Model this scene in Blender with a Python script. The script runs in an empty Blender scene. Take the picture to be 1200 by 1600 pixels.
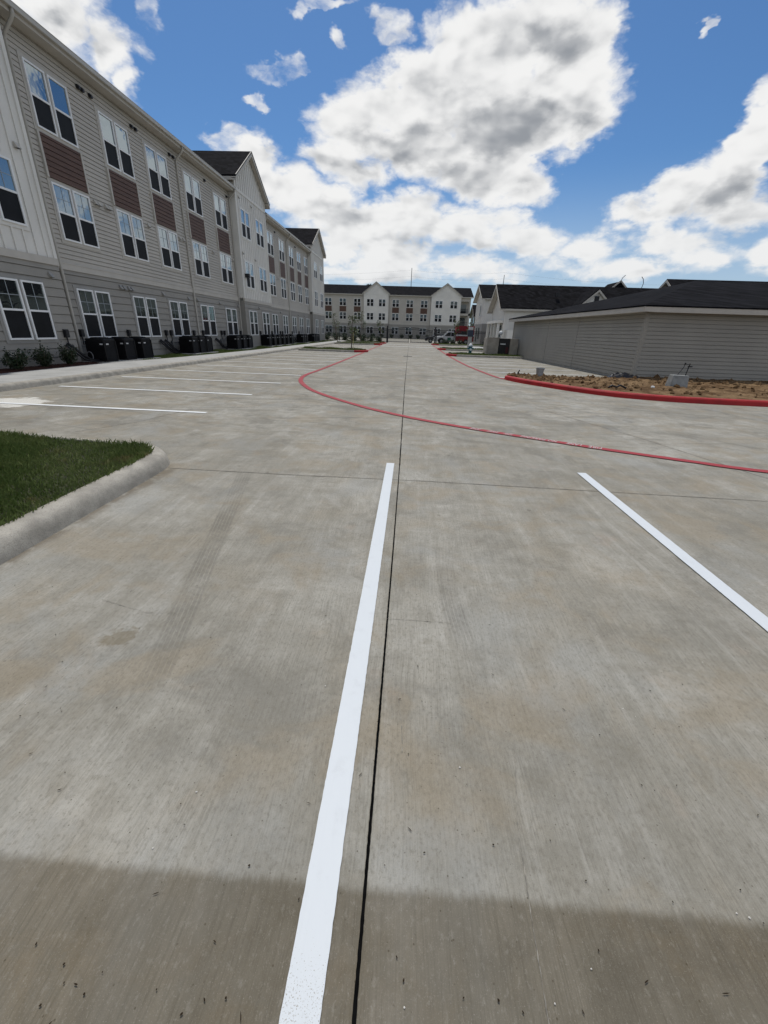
import bpy, math, random
import numpy as np
from mathutils import Vector, Matrix
random.seed(7); rng = np.random.default_rng(7)
R = math.radians
sc = bpy.context.scene
COL = sc.collection
# ------------------------------------------------------------------ node helper
class NT:
    def __init__(s, tree): s.t = tree
    def n(s, typ, out=0, ins=None, **at):
        nd = s.t.nodes.new(typ)
        for k, v in at.items(): setattr(nd, k, v)
        if ins:
            for k, v in ins.items():
                sk = nd.inputs[k]
                if isinstance(v, bpy.types.NodeSocket): s.t.links.new(v, sk)
                else: sk.default_value = v
        return nd.outputs[out] if out is not None else nd
    def m(s, op, a, b=0.0, c=0.0, clamp=False):
        nd = s.t.nodes.new('ShaderNodeMath'); nd.operation = op; nd.use_clamp = clamp
        for i, v in enumerate((a, b, c)):
            if isinstance(v, bpy.types.NodeSocket): s.t.links.new(v, nd.inputs[i])
            else: nd.inputs[i].default_value = v
        return nd.outputs[0]
    def sm(s, v, lo, hi):                       # smoothstep 0..1
        return s.n('ShaderNodeMapRange', 0, {'Value': v, 'From Min': lo, 'From Max': hi}, interpolation_type='SMOOTHSTEP')
    def mix(s, f, a, b, blend='MIX'):
        nd = s.t.nodes.new('ShaderNodeMix'); nd.data_type = 'RGBA'; nd.blend_type = blend
        for i, v in ((0, f), (6, a), (7, b)):
            if isinstance(v, bpy.types.NodeSocket): s.t.links.new(v, nd.inputs[i])
            elif i == 0: nd.inputs[0].default_value = v
            else: nd.inputs[i].default_value = (*v[:3], 1)
        return nd.outputs[2]
    def noise(s, vec, scale, detail=4, rough=.55, dist=0.0, dim='3D'):
        return s.n('ShaderNodeTexNoise', 0, {'Vector': vec, 'Scale': scale, 'Detail': detail, 'Roughness': rough, 'Distortion': dist}, noise_dimensions=dim)
    def xyz(s, x, y, z=0.0):
        return s.n('ShaderNodeCombineXYZ', 0, {0: x, 1: y, 2: z})
def newmat(name):
    m = bpy.data.materials.new(name); m.use_nodes = True
    m.node_tree.nodes.clear(); t = NT(m.node_tree)
    out = m.node_tree.nodes.new('ShaderNodeOutputMaterial')
    b = m.node_tree.nodes.new('ShaderNodeBsdfPrincipled')
    m.node_tree.links.new(b.outputs[0], out.inputs[0])
    return m, t, b
def setb(t, b, **kw):
    for k, v in kw.items():
        sk = b.inputs[k.replace('_', ' ')]
        if isinstance(v, bpy.types.NodeSocket): t.t.links.new(v, sk)
        elif k in ('Base_Color',): sk.default_value = (*v[:3], 1)
        else: sk.default_value = v
MATS = {}
def mat(name, col, rough=.7, var=.12, scale=3.0, bump=0.0, bscale=60, metal=0.0, spec=.4, stretch=None, fine=0.0):
    if name in MATS: return MATS[name]
    m, t, b = newmat(name)
    P = t.n('ShaderNodeNewGeometry', 0)
    if stretch: P = t.n('ShaderNodeVectorMath', 0, {0: P, 1: stretch}, operation='MULTIPLY')
    nz = t.noise(P, scale, 5)
    lo = [c*(1-var) for c in col]; hi = [min(1, c*(1+var)) for c in col]
    c = t.mix(t.sm(nz, .3, .7), lo, hi)
    if fine:
        c = t.mix(t.m('MULTIPLY', t.sm(t.noise(P, scale*25, 2), .45, .7), fine), c, [x*.5 for x in col])
    setb(t, b, Base_Color=c, Roughness=rough, Metallic=metal, Specular_IOR_Level=spec)
    if bump:
        bp = t.n('ShaderNodeBump', 0, {'Height': t.noise(P, bscale, 4), 'Strength': bump, 'Distance': .01})
        setb(t, b, Normal=bp)
    MATS[name] = m; return m
# ------------------------------------------------------------------ mesh builder
class MB:
    def __init__(s, T=None): s.v = []; s.f = []; s.T = T
    def add(s, vs, fs):
        o = len(s.v)
        s.v += [s.T(*p) for p in vs] if s.T else [tuple(p) for p in vs]
        s.f += [tuple(i+o for i in f) for f in fs]; return s
    def quad(s, *p): return s.add(p, [tuple(range(len(p)))])
    def box(s, x0, y0, z0, x1, y1, z1):
        return s.add([(x0,y0,z0),(x1,y0,z0),(x1,y1,z0),(x0,y1,z0),(x0,y0,z1),(x1,y0,z1),(x1,y1,z1),(x0,y1,z1)],
                     [(3,2,1,0),(4,5,6,7),(0,1,5,4),(1,2,6,5),(2,3,7,6),(3,0,4,7)])
    def hexa(s, b, t):                          # 4 bottom, 4 top points
        return s.add(list(b)+list(t), [(3,2,1,0),(4,5,6,7),(0,1,5,4),(1,2,6,5),(2,3,7,6),(3,0,4,7)])
    def bar(s, a, b, w, h=None):                # square bar between two points
        a = Vector(a); b = Vector(b); d = (b-a).normalized(); h = h or w
        u = Vector((0,0,1)) if abs(d.z) < .9 else Vector((0,1,0))
        sx = d.cross(u).normalized()*w/2; sy = sx.cross(d).normalized()*h/2
        c = [(-1,-1),(1,-1),(1,1),(-1,1)]
        return s.hexa([a+sx*i+sy*j for i,j in c], [b+sx*i+sy*j for i,j in c])
    def tube(s, pts, r, n=8, cap=True):
        pts = [Vector(p) for p in pts]; rs = r if isinstance(r, (list,tuple)) else [r]*len(pts)
        vs = []; fs = []; prev = None
        for i, p in enumerate(pts):
            d = (pts[min(i+1,len(pts)-1)]-pts[max(i-1,0)]).normalized()
            if prev is None:
                u = Vector((0,0,1)) if abs(d.z) < .9 else Vector((1,0,0)); a = d.cross(u).normalized()
            else: a = (prev - d*prev.dot(d)).normalized()
            prev = a; b = d.cross(a)
            for k in range(n):
                t = 2*math.pi*k/n; vs.append(tuple(p+(a*math.cos(t)+b*math.sin(t))*rs[i]))
        for i in range(len(pts)-1):
            for k in range(n):
                q = (k+1)%n; fs.append((i*n+k, i*n+q, (i+1)*n+q, (i+1)*n+k))
        if cap: fs.append(tuple(range(n))[::-1]); fs.append(tuple((len(pts)-1)*n+k for k in range(n)))
        return s.add(vs, fs)
    def lathe(s, c, prof, n=20):                # prof: (r,z) list
        vs = []; fs = []
        for r, z in prof:
            for k in range(n):
                t = 2*math.pi*k/n; vs.append((c[0]+r*math.cos(t), c[1]+r*math.sin(t), c[2]+z))
        for i in range(len(prof)-1):
            for k in range(n):
                q = (k+1)%n; fs.append((i*n+k, i*n+q, (i+1)*n+q, (i+1)*n+k))
        fs.append(tuple(range(n))[::-1]); fs.append(tuple((len(prof)-1)*n+k for k in range(n)))
        return s.add(vs, fs)
    def prism(s, poly, lo, hi, ax):             # poly in the two other axes, extruded along axis ax
        n = len(poly)
        def P(a, b, c): return {0:(c,a,b), 1:(a,c,b), 2:(a,b,c)}[ax]
        vs = [P(a,b,lo) for a,b in poly]+[P(a,b,hi) for a,b in poly]
        fs = [tuple(range(n))[::-1], tuple(range(n,2*n))]+[(i,(i+1)%n,n+(i+1)%n,n+i) for i in range(n)]
        return s.add(vs, fs)
    def build(s, name, m, parent=None, smooth=False, bevel=0):
        org = ORG.get(parent.name, Vector((0,0,0))) if parent else Vector((0,0,0))
        me = bpy.data.meshes.new(name)
        v = np.array(s.v, dtype=float).reshape(-1,3)-np.array(org)
        me.from_pydata(v.tolist(), [], s.f); me.validate(); me.update()
        if smooth: me.polygons.foreach_set('use_smooth', [True]*len(me.polygons))
        me.materials.append(m)
        o = bpy.data.objects.new(name, me); COL.objects.link(o)
        if parent: o.parent = parent; ORG[o.name] = org
        if bevel:
            bv = o.modifiers.new('Bevel', 'BEVEL'); bv.width = bevel; bv.segments = 2; bv.limit_method = 'ANGLE'
        return o
ORG = {}
def tag(o, label, cat, group=None):
    o['label'] = label; o['category'] = cat
    if group: o['group'] = group
    return o
def thing(name, label, cat, loc, group=None):
    o = bpy.data.objects.new(name, None); COL.objects.link(o); o.location = loc
    o.empty_display_size = .2
    ORG[o.name] = Vector(loc); return tag(o, label, cat, group)
def setting(o): o['kind'] = 'structure'; return o
def stuff(o, label=None, cat=None):
    o['kind'] = 'stuff'
    if label: tag(o, label, cat)
    return o
def copy_tree(o, parent=None):
    c = o.copy(); COL.objects.link(c)
    if parent: c.parent = parent
    for ch in [q for q in bpy.data.objects if q.parent == o]: copy_tree(ch, c)
    return c
ORD = ['first','second','third','fourth','fifth','sixth','seventh','eighth','ninth','tenth','eleventh','twelfth','thirteenth','fourteenth','fifteenth','sixteenth','seventeenth','eighteenth']
def np_mesh(name, V, F, m, parent=None):
    me = bpy.data.meshes.new(name); me.from_pydata(V.tolist(), [], F.tolist()); me.update(); me.materials.append(m)
    o = bpy.data.objects.new(name, me); COL.objects.link(o)
    if parent: o.parent = parent
    return o
# ------------------------------------------------------------------ materials
def concrete_lot():
    m, t, b = newmat('lot_concrete')
    P = t.n('ShaderNodeNewGeometry', 0); sp = t.n('ShaderNodeSeparateXYZ', None, {0: P}); x, y = sp.outputs[0], sp.outputs[1]
    big = t.noise(P, .33, 6, .6, .6)
    c = t.mix(t.sm(big, .34, .66), (.250,.238,.210), (.345,.333,.302))
    # slab to slab tone, slabs about 4.6 m
    slab = t.n('ShaderNodeTexWhiteNoise', 0, {'Vector': t.xyz(t.m('FLOOR', t.m('DIVIDE', t.m('ADD', x, .08), 5.0)), t.m('FLOOR', t.m('DIVIDE', t.m('SUBTRACT', y, 4.62), 4.62)))})
    c = t.mix(t.m('MULTIPLY', slab, .25), c, (.275,.268,.245))
    # brown and rusty blotches
    c = t.mix(t.m('MULTIPLY', t.sm(t.noise(P, 1.1, 5, .6, .4), .47, .72), .55), c, (.255,.222,.172))
    c = t.mix(t.m('MULTIPLY', t.sm(t.noise(t.xyz(t.m('ADD', x, 31.), y), 2.3, 4), .60, .75), .32), c, (.30,.225,.17))
    # grey trowel clouds
    c = t.mix(t.m('MULTIPLY', t.sm(t.noise(t.xyz(t.m('MULTIPLY', x, .8), t.m('ADD', t.m('MULTIPLY', y, 1.6), 7.)), 1.4, 6, .65, 1.0), .47, .70), .5), c, (.215,.208,.188))
    # pale laitance scuffs
    c = t.mix(t.m('MULTIPLY', t.sm(t.noise(t.xyz(t.m('ADD', x, 9.), t.m('MULTIPLY', y, .5)), 1.7, 6, .65, .5), .54, .76), .38), c, (.42,.415,.395))
    # broom streaks, along the slab and wandering a little
    warp = t.m('MULTIPLY', t.m('SUBTRACT', t.noise(P, .6, 2), .5), .16)
    xs = t.m('ADD', x, warp)
    br = t.noise(t.xyz(t.m('MULTIPLY', xs, 150.), t.m('MULTIPLY', y, 4.)), 1.0, 4, .7)
    br2 = t.noise(t.xyz(t.m('MULTIPLY', xs, 7.), t.m('MULTIPLY', y, .9)), 1.0, 6, .68, .5)
    c = t.mix(t.m('MULTIPLY', t.sm(br, .42, .70), .46), c, (.145,.138,.122))
    c = t.mix(t.m('MULTIPLY', t.sm(br2, .48, .72), .34), c, (.195,.184,.158))
    c = t.mix(t.m('MULTIPLY', t.sm(br2, .46, .25), .22), c, (.45,.43,.39))
    br3 = t.noise(t.xyz(t.m('MULTIPLY', xs, 10.), t.m('MULTIPLY', y, .42), 5.), 1.0, 5, .62, .3); nearw = t.sm(y, 9., 4.)
    c = t.mix(t.m('MULTIPLY', t.sm(br3, .50, .70), t.m('MULTIPLY', nearw, .34)), c, (.205,.195,.17)); c = t.mix(t.m('MULTIPLY', t.sm(br3, .47, .30), t.m('MULTIPLY', nearw, .26)), c, (.42,.41,.385))
    mot = t.noise(P, 5.5, 7, .68, .3)
    c = t.mix(t.m('MULTIPLY', t.sm(mot, .47, .66), .36), c, (.185,.174,.15))
    c = t.mix(t.m('MULTIPLY', t.sm(mot, .46, .28), .16), c, (.41,.40,.375))
    # sweeping truck wheel scuffs farther up the lot
    arc = t.noise(t.xyz(t.m('MULTIPLY', x, .22), t.m('MULTIPLY', t.m('ADD', y, t.m('MULTIPLY', x, .35)), 2.2)), 1.0, 5, .65, .6)
    far = t.sm(y, 4., 8.)
    c = t.mix(t.m('MULTIPLY', t.m('MULTIPLY', t.sm(arc, .52, .7), far), .65), c, (.175,.168,.15))
    arc2 = t.noise(t.xyz(t.m('MULTIPLY', x, .15), t.m('MULTIPLY', t.m('SUBTRACT', y, t.m('MULTIPLY', x, .2)), 5.)), 1.0, 4, .6, .3)
    c = t.mix(t.m('MULTIPLY', t.m('MULTIPLY', t.sm(arc2, .58, .7), far), .6), c, (.14,.135,.125))
    sc1 = t.noise(t.xyz(x, t.m('MULTIPLY', y, .9), 4.), 1.25, 9, .72, .5); sc2 = t.noise(t.xyz(t.m('ADD', t.m('MULTIPLY', x, .7), t.m('MULTIPLY', y, .3)), t.m('MULTIPLY', y, 1.3), 9.), 2.1, 8, .7, .4)
    amt = t.m('ADD', .44, t.m('MULTIPLY', far, .26))
    c = t.mix(t.m('MULTIPLY', t.sm(sc1, .50, .64), amt), c, (.165,.158,.142))
    c = t.mix(t.m('MULTIPLY', t.sm(sc1, .46, .36), t.m('MULTIPLY', amt, .6)), c, (.40,.39,.365))
    c = t.mix(t.m('MULTIPLY', t.sm(sc2, .52, .66), t.m('MULTIPLY', amt, .8)), c, (.20,.185,.155))
    c = t.mix(t.m('MULTIPLY', t.sm(t.noise(t.xyz(x, y, 21.), 1.7, 6, .6, .5), .50, .66), .42), c, (.255,.215,.16))
    c = t.mix(t.m('MULTIPLY', t.sm(t.noise(t.xyz(x, t.m('MULTIPLY', y, .7), 33.), 1.3, 6, .6, .5), .52, .68), .40), c, (.27,.275,.27))
    # tyre print: a curved band with tread grooves
    def band(ctr, w0, wslope, y0, y1, k):
        u = t.m('DIVIDE', t.m('SUBTRACT', x, ctr), t.m('ADD', w0, t.m('MULTIPLY', y, wslope)))
        au = t.m('ABSOLUTE', u)
        inside = t.sm(au, 1.05, .85)
        groove = t.sm(t.m('ABSOLUTE', t.m('SINE', t.m('MULTIPLY', u, 9.))), .15, .5)
        block = t.m('ADD', .78, t.m('MULTIPLY', t.sm(t.m('SINE', t.m('ADD', t.m('MULTIPLY', y, 95.), t.m('MULTIPLY', u, 4.))), -.3, .3), .22))
        ys = t.m('MULTIPLY', t.sm(y, y0-.25, y0+.25), t.sm(y, y1+.4, y1-.4))
        wear = t.m('ADD', .35, t.m('MULTIPLY', t.sm(t.noise(P, 2.6, 5), .34, .66), .65))
        return t.m('MULTIPLY', t.m('MULTIPLY', t.m('MULTIPLY', inside, groove), block), t.m('MULTIPLY', t.m('MULTIPLY', ys, wear), k))
    c1 = t.m('ADD', -.84, t.m('MULTIPLY', y, -.227))
    c = t.mix(band(c1, .078, .002, 1.45, 4.6, .5), c, (.13,.125,.115))
    c2 = t.m('ADD', .42, t.m('ADD', t.m('MULTIPLY', y, -.03), t.m('MULTIPLY', t.m('MULTIPLY', t.m('SUBTRACT', y, 2.4), t.m('SUBTRACT', y, 2.4)), .10)))
    c = t.mix(band(c2, .07, .0, 1.7, 2.9, .38), c, (.14,.135,.125))
    # oil spill by the tyre print, chalk dust under the first stall line
    def spot(px, py, rx, ry, s, amt):
        d = t.n('ShaderNodeVectorMath', 1, {0: t.xyz(t.m('DIVIDE', t.m('SUBTRACT', x, px), rx), t.m('DIVIDE', t.m('SUBTRACT', y, py), ry))}, operation='LENGTH')
        return t.m('MULTIPLY', t.sm(t.m('ADD', d, t.m('MULTIPLY', t.m('SUBTRACT', t.noise(P, s, 4, .65), .5), 2.4)), 1.1, .75), amt)
    c = t.mix(spot(-1.53, 1.74, .09, .08, 16, .55), c, (.15,.125,.085))
    c = t.mix(spot(-8.6, 8.5, 1.1, .55, 2.2, .8), c, (.62,.61,.58))
        # darker, smoother band at the slab's near end, ragged along the broom grooves
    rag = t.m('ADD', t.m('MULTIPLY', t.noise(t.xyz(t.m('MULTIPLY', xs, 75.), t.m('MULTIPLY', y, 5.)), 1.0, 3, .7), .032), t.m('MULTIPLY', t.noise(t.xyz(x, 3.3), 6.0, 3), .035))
    near_band = t.sm(t.m('SUBTRACT', y, rag), .70, .662)
    c = t.mix(t.m('MULTIPLY', near_band, 1.0), c, t.mix(1.0, c, (.59,.56,.52), 'MULTIPLY'))
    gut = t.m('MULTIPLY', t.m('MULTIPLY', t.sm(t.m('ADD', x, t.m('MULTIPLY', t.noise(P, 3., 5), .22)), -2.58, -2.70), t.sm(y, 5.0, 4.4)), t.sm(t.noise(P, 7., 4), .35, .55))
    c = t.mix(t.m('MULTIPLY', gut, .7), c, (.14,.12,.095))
    # grit and aggregate specks
    vo = t.n('ShaderNodeTexVoronoi', 0, {'Vector': P, 'Scale': 55., 'Randomness': 1.})
    pick = t.sm(t.noise(P, 24., 2), .55, .65)
    c = t.mix(t.m('MULTIPLY', t.m('MULTIPLY', t.sm(vo, .20, .10), pick), .65), c, (.075,.065,.05))
    fine = t.noise(P, 260., 2, .8)
    c = t.mix(t.m('MULTIPLY', t.sm(fine, .55, .75), .4), c, (.12,.115,.10))
    c = t.mix(t.m('MULTIPLY', t.sm(fine, .42, .25), .25), c, (.5,.49,.46))
    g2 = t.noise(t.xyz(t.m('MULTIPLY', x, 70.), t.m('MULTIPLY', y, 38.)), 1., 4, .75)
    c = t.mix(t.m('MULTIPLY', t.sm(g2, .50, .66), .42), c, (.15,.14,.12)); c = t.mix(t.m('MULTIPLY', t.sm(g2, .46, .34), .10), c, (.45,.44,.41))
    c = t.mix(1.0, c, (1.018,1.02,1.0), 'MULTIPLY')
    # small oil drips along the stalls
    vd = t.n('ShaderNodeTexVoronoi', 0, {'Vector': t.xyz(t.m('MULTIPLY', x, 1.3), y), 'Scale': 1.6, 'Randomness': 1.})
    c = t.mix(t.m('MULTIPLY', t.sm(t.m('ADD', vd, t.m('MULTIPLY', t.noise(P, 14., 3), .12)), .125, .085), .5), c, (.13,.12,.10))
    c = t.n('ShaderNodeBrightContrast', 0, {0: c, 1: .035, 2: .16})
    hgt = t.m('ADD', t.m('MULTIPLY', br, .6), t.m('MULTIPLY', fine, .4))
    bp = t.n('ShaderNodeBump', 0, {'Height': hgt, 'Strength': .35, 'Distance': .004})
    setb(t, b, Base_Color=c, Roughness=t.m('SUBTRACT', .88, t.m('MULTIPLY', near_band, .15)), Specular_IOR_Level=.3, Normal=bp)
    return m
def paint_mat(name, col, wear=.5, conc=(.3,.285,.25)):
    m, t, b = newmat(name)
    P = t.n('ShaderNodeNewGeometry', 0); sp = t.n('ShaderNodeSeparateXYZ', None, {0: P}); x, y = sp.outputs[0], sp.outputs[1]
    pin = t.noise(P, 230., 3, .7); big = t.noise(P, 1.3, 4)
    near = t.m('MULTIPLY', t.sm(y, .75, .42), .17)
    w = t.sm(t.m('ADD', pin, t.m('ADD', t.m('MULTIPLY', t.m('SUBTRACT', big, .5), .25*wear), near)), .74, .80)
    w2 = t.sm(t.noise(t.xyz(t.m('MULTIPLY', x, 60.), t.m('MULTIPLY', y, 4.)), 1., 4), .52, .85)
    c = t.mix(t.m('MULTIPLY', w2, .25*wear), col, [k*.72 for k in col])
    c = t.mix(t.m('MULTIPLY', t.sm(big, .55, .8), .5*wear), c, [k*.6+.12 for k in col])
    c = t.mix(t.m('MULTIPLY', t.sm(t.noise(P, 9., 6, .7), .52, .74), .30), c, [k*.62+.08 for k in col])
    c = t.mix(w, c, conc)
    setb(t, b, Base_Color=c, Roughness=.6, Specular_IOR_Level=.35)
    MATS[name] = m; return m
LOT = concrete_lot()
WHITE_PAINT = paint_mat('white_line_paint', (.58,.615,.64), .35)
STALL_PAINT = paint_mat('stall_line_paint', (.74,.76,.76), .55)
RED_PAINT = paint_mat('red_lane_paint', (.30,.022,.028), .7)
KERB = mat('kerb_concrete', (.33,.31,.268), .9, .22, 5.0, .35, 70, fine=.5)
WALK = mat('walk_concrete', (.36,.36,.345), .85, .10, 1.5, .2, 80, fine=.2)
PAD = mat('pad_concrete', (.36,.35,.32), .85, .15, 3)
JOINT = mat('joint_sealant', (.004,.004,.004), .9, .3, 30, spec=.03)
CRACK = mat('crack_dirt', (.11,.10,.083), .9, .3, 30)
HAIR = mat('hairline_dirt', (.22,.205,.175), .9, .35, 40)
BEIGE = mat('beige_siding_paint', (.465,.432,.378), .65, .05, .8, .08, 150)
GREY = mat('grey_siding_paint', (.285,.268,.238), .65, .05, .8, .08, 150)
OFFWHITE = mat('offwhite_board_paint', (.72,.695,.64), .65, .05, .7, .06, 150)
TRIM = mat('beige_trim_paint', (.49,.458,.405), .6, .05, 2)
GTRIM = mat('grey_trim_paint', (.28,.27,.25), .6, .05, 2)
BROWN = mat('brown_panel_paint', (.098,.050,.032), .6, .14, 1.4, .1, 120, stretch=(1,1,6))
VINYL = mat('white_vinyl', (.80,.80,.79), .4, .03, 2)
DARKM = mat('black_metal', (.012,.012,.014), .45, .2, 4)
SCREEN = mat('insect_screen_mesh', (.006,.0065,.008), .6, .35, 2.2, spec=.2)
GUTTER = mat('gutter_metal', (.46,.435,.385), .45, .05, 2)
def roofmat():
    m, t, b = newmat('asphalt_shingles')
    P = t.n('ShaderNodeNewGeometry', 0)
    sp = t.n('ShaderNodeSeparateXYZ', None, {0: P})
    uv = t.xyz(t.m('ADD', sp.outputs[0], sp.outputs[1]), t.m('MULTIPLY', sp.outputs[2], 2.2))
    cell = t.n('ShaderNodeTexBrick', 0, {'Vector': uv, 'Color1': (.0035,.0035,.0042,1), 'Color2': (.017,.017,.020,1), 'Mortar': (.002,.002,.0025,1), 'Scale': 1.0, 'Mortar Size': .012, 'Brick Width': .33, 'Row Height': .28, 'Bias': -.1})
    c = t.mix(t.m('MULTIPLY', t.sm(t.noise(P, 1.2, 5), .4, .7), .5), cell, (.008,.008,.0095))
    c = t.mix(t.m('MULTIPLY', t.sm(t.noise(P, 90., 2), .5, .8), .3), c, (.018,.018,.020))
    bp = t.n('ShaderNodeBump', 0, {'Height': cell, 'Strength': .5, 'Distance': .02})
    setb(t, b, Base_Color=c, Roughness=.95, Specular_IOR_Level=.04, Normal=bp); return m
ROOF = roofmat()
def glassmat(name, tint, f0):
    m, t, b = newmat(name); nt = m.node_tree
    P = t.n('ShaderNodeNewGeometry', 0)
    nz = t.noise(P, 1.1, 3)
    bp = t.n('ShaderNodeBump', 0, {'Height': nz, 'Strength': .12, 'Distance': .05})
    setb(t, b, Base_Color=(.006,.008,.009), Roughness=.5, Specular_IOR_Level=.1)
    gl = t.n('ShaderNodeBsdfGlossy', 0, {'Color': (*tint, 1), 'Roughness': .02, 'Normal': bp})
    lw = t.n('ShaderNodeFresnel', 0, {'IOR': 1.5})
    fac = t.m('ADD', f0, t.m('MULTIPLY', lw, 1-f0), clamp=True)
    mx = t.n('ShaderNodeMixShader', 0, {0: fac, 1: b.outputs[0], 2: gl})
    out = [n for n in nt.nodes if n.type == 'OUTPUT_MATERIAL'][0]; nt.links.new(mx, out.inputs[0]); return m
GLASS = glassmat('window_glass', (.82,.94,1.0), .30)
LOWGLASS = glassmat('ground_floor_glass', (.78,.93,.90), .10)
FARGLASS = glassmat('far_window_glass', (.84,.95,.97), .03)
CARGLASS = glassmat('car_glass', (.9,.95,1.), .06)
MUNTIN = mat('muntin_vinyl', (.30,.33,.35), .5, .05, 3)
def grassmat():
    m, t, b = newmat('turf_blades')
    P = t.n('ShaderNodeNewGeometry', 0)
    c = t.mix(t.sm(t.noise(P, 1.6, 4), .35, .65), (.105,.150,.038), (.165,.205,.065))
    c = t.mix(t.m('MULTIPLY', t.sm(t.noise(P, 40., 2), .5, .75), .6), c, (.21,.21,.075))
    c = t.mix(t.m('MULTIPLY', t.sm(t.noise(P, 3.1, 4), .58, .75), .6), c, (.30,.23,.11))
    setb(t, b, Base_Color=c, Roughness=.75, Specular_IOR_Level=.15); return m
GRASS = grassmat()
SOIL = mat('turf_soil', (.030,.034,.014), .95, .4, 6)
MULCH = mat('mulch_bark', (.060,.020,.012), .95, .5, 14, .8, 40)
def dirtmat():
    m, t, b = newmat('bare_dirt')
    P = t.n('ShaderNodeNewGeometry', 0)
    c = t.mix(t.sm(t.noise(P, 1.6, 6, .65), .38, .62), (.085,.048,.022), (.22,.145,.078))
    c = t.mix(t.m('MULTIPLY', t.sm(t.noise(P, 11., 4), .5, .7), .75), c, (.065,.042,.024))
    c = t.mix(t.m('MULTIPLY', t.sm(t.noise(P, 28., 2), .58, .7), .3), c, (.28,.205,.125))
    bp = t.n('ShaderNodeBump', 0, {'Height': t.noise(P, 18., 5, .7), 'Strength': .9, 'Distance': .04})
    setb(t, b, Base_Color=c, Roughness=.95, Specular_IOR_Level=.1, Normal=bp); return m
DIRT = dirtmat()
LEAF = mat('shrub_leaf', (.016,.031,.010), .5, .5, 9)
TLEAF = mat('tree_leaf', (.075,.105,.032), .55, .4, 3)
FLEAF = mat('evergreen_leaf', (.025,.045,.018), .6, .5, 2)
BARK = mat('tree_bark', (.13,.10,.075), .9, .3, 8)
RED_KERB = mat('red_kerb_paint', (.33,.008,.010), .6, .16, 2.5, .2, 80, fine=.3)
# ------------------------------------------------------------------ ground, lot, markings
g = MB(); g.quad((-1500,-600,-.03),(1500,-600,-.03),(1500,2500,-.03),(-1500,2500,-.03))
setting(g.build('ground', mat('ground_turf', (.055,.065,.03), .95, .4, .2)))
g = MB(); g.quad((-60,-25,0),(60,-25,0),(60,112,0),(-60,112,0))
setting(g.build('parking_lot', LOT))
def strip(pts, w, z, jit=0.0, step=None):
    if step:
        q = []
        for (a, b) in zip(pts[:-1], pts[1:]):
            a = Vector(a); b = Vector(b); n = max(1, int((b-a).length/step))
            q += [tuple(a.lerp(b, i/n)) for i in range(n)]
        pts = q+[pts[-1]]
    m = MB(); vs = []; fs = []
    P = [Vector((p[0],p[1])) for p in pts]
    for i, p in enumerate(P):
        d = (P[min(i+1,len(P)-1)]-P[max(i-1,0)]).normalized(); n = Vector((-d.y,d.x))
        for sgn in (1,-1):
            o = p+n*sgn*(w/2+random.uniform(-jit,jit)); vs.append((o.x,o.y,z))
    for i in range(len(P)-1): fs.append((2*i+1,2*i+3,2*i+2,2*i))
    return m.add(vs, fs)
def spline(pts, n=12):
    P = [Vector(p) for p in pts]; P = [P[0]*2-P[1]]+P+[P[-1]*2-P[-2]]; out = []
    for i in range(1, len(P)-2):
        for k in range(n):
            t = k/n; a,b,c,d = P[i-1:i+3]
            out.append(.5*((2*b)+(c-a)*t+(2*a-5*b+4*c-d)*t*t+(3*b-a-3*c+d)*t**3))
    return [tuple(p) for p in out]+[tuple(P[-2])]
setting(strip([(-.062,-3),(-.048,3.),(-.05,5.2)], .0105, .004, .0008, .012).build('expansion_joint', JOINT))
setting(strip([(-.05,5.2),(-.09,14),(-.10,26),(-.10,60)], .015, .004, .003, .1).build('expansion_joint', JOINT))
setting(strip([(-2.85,4.66),(-1.4,4.62),(.2,4.62),(2.7,4.53),(4.1,4.48),(9,4.4)], .009, .0042, .002, .05).build('expansion_joint', CRACK))
setting(strip([(3.2,10.3),(4.15,7.5),(4.72,5.3),(5.6,2.4)], .010, .0042, .002, .05).build('expansion_joint', CRACK))
setting(strip([(-5.2,6.2),(-4.75,7.0),(-4.42,8.5)], .010, .0042, .002, .05).build('expansion_joint', CRACK))
for yy in (13.9, 23.1, 32.4, 41.6):
    setting(strip([(-9.2,yy),(0,yy+.05),(9,yy)], .012, .0044, .003, .1).build('expansion_joint', CRACK))
for pts in ([(-.06,2.04),(.10,2.045),(.29,2.04)],
            [(.53,1.24),(.47,.93),(.45,.66),(.43,.30)], [(-1.85,2.06),(-1.5,1.96),(-1.3,1.98)], [(.03,1.46),(.05,1.31),(.055,1.18)]):
    setting(strip(pts, 0.0018, .0046, .0016, .012).build('slab_crack', HAIR))
def road_line(pts, w, label, m=STALL_PAINT, group=None, jit=.003, step=.08):
    return tag(strip(pts, w, .008, jit, step).build('parking_line', m), label, 'road marking', group)
road_line([(-.198,-.8),(-.19,.4),(-.172,5.27)], .102, 'thick white stall line running up the near centre beside the dark joint', WHITE_PAINT, jit=.0009, step=.017)
road_line([(2.31,-1.2),(2.302,2.2),(2.29,5.22)], .112, 'white stall line at right, cut by the right edge of the photo', WHITE_PAINT, jit=.0009, step=.03)
i = 0
for k in range(11):
    y = 8.2+2.6*k
    road_line([(-9.25,y+.13),(-3.98,y-.05)], .115, 'white stall line from the left sidewalk, %s counted from the grass island' % ORD[k], group='stall lines along the left sidewalk')
for k in range(6):
    y = 40.2+2.6*k
    road_line([(-9.4,y),(-3.95,y)], .115, 'far white stall line between left grass strips, %s from the staked tree' % ORD[k], group='far stall lines at left')
for k in range(7):
    y = 18.0+2.55*k
    road_line([(3.7,y),(8.7 if k > 1 else 8.9,y+.1)], .115, 'white stall line beside the garage, %s counted from the bare dirt' % ORD[k], group='stall lines by the garage')
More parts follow.
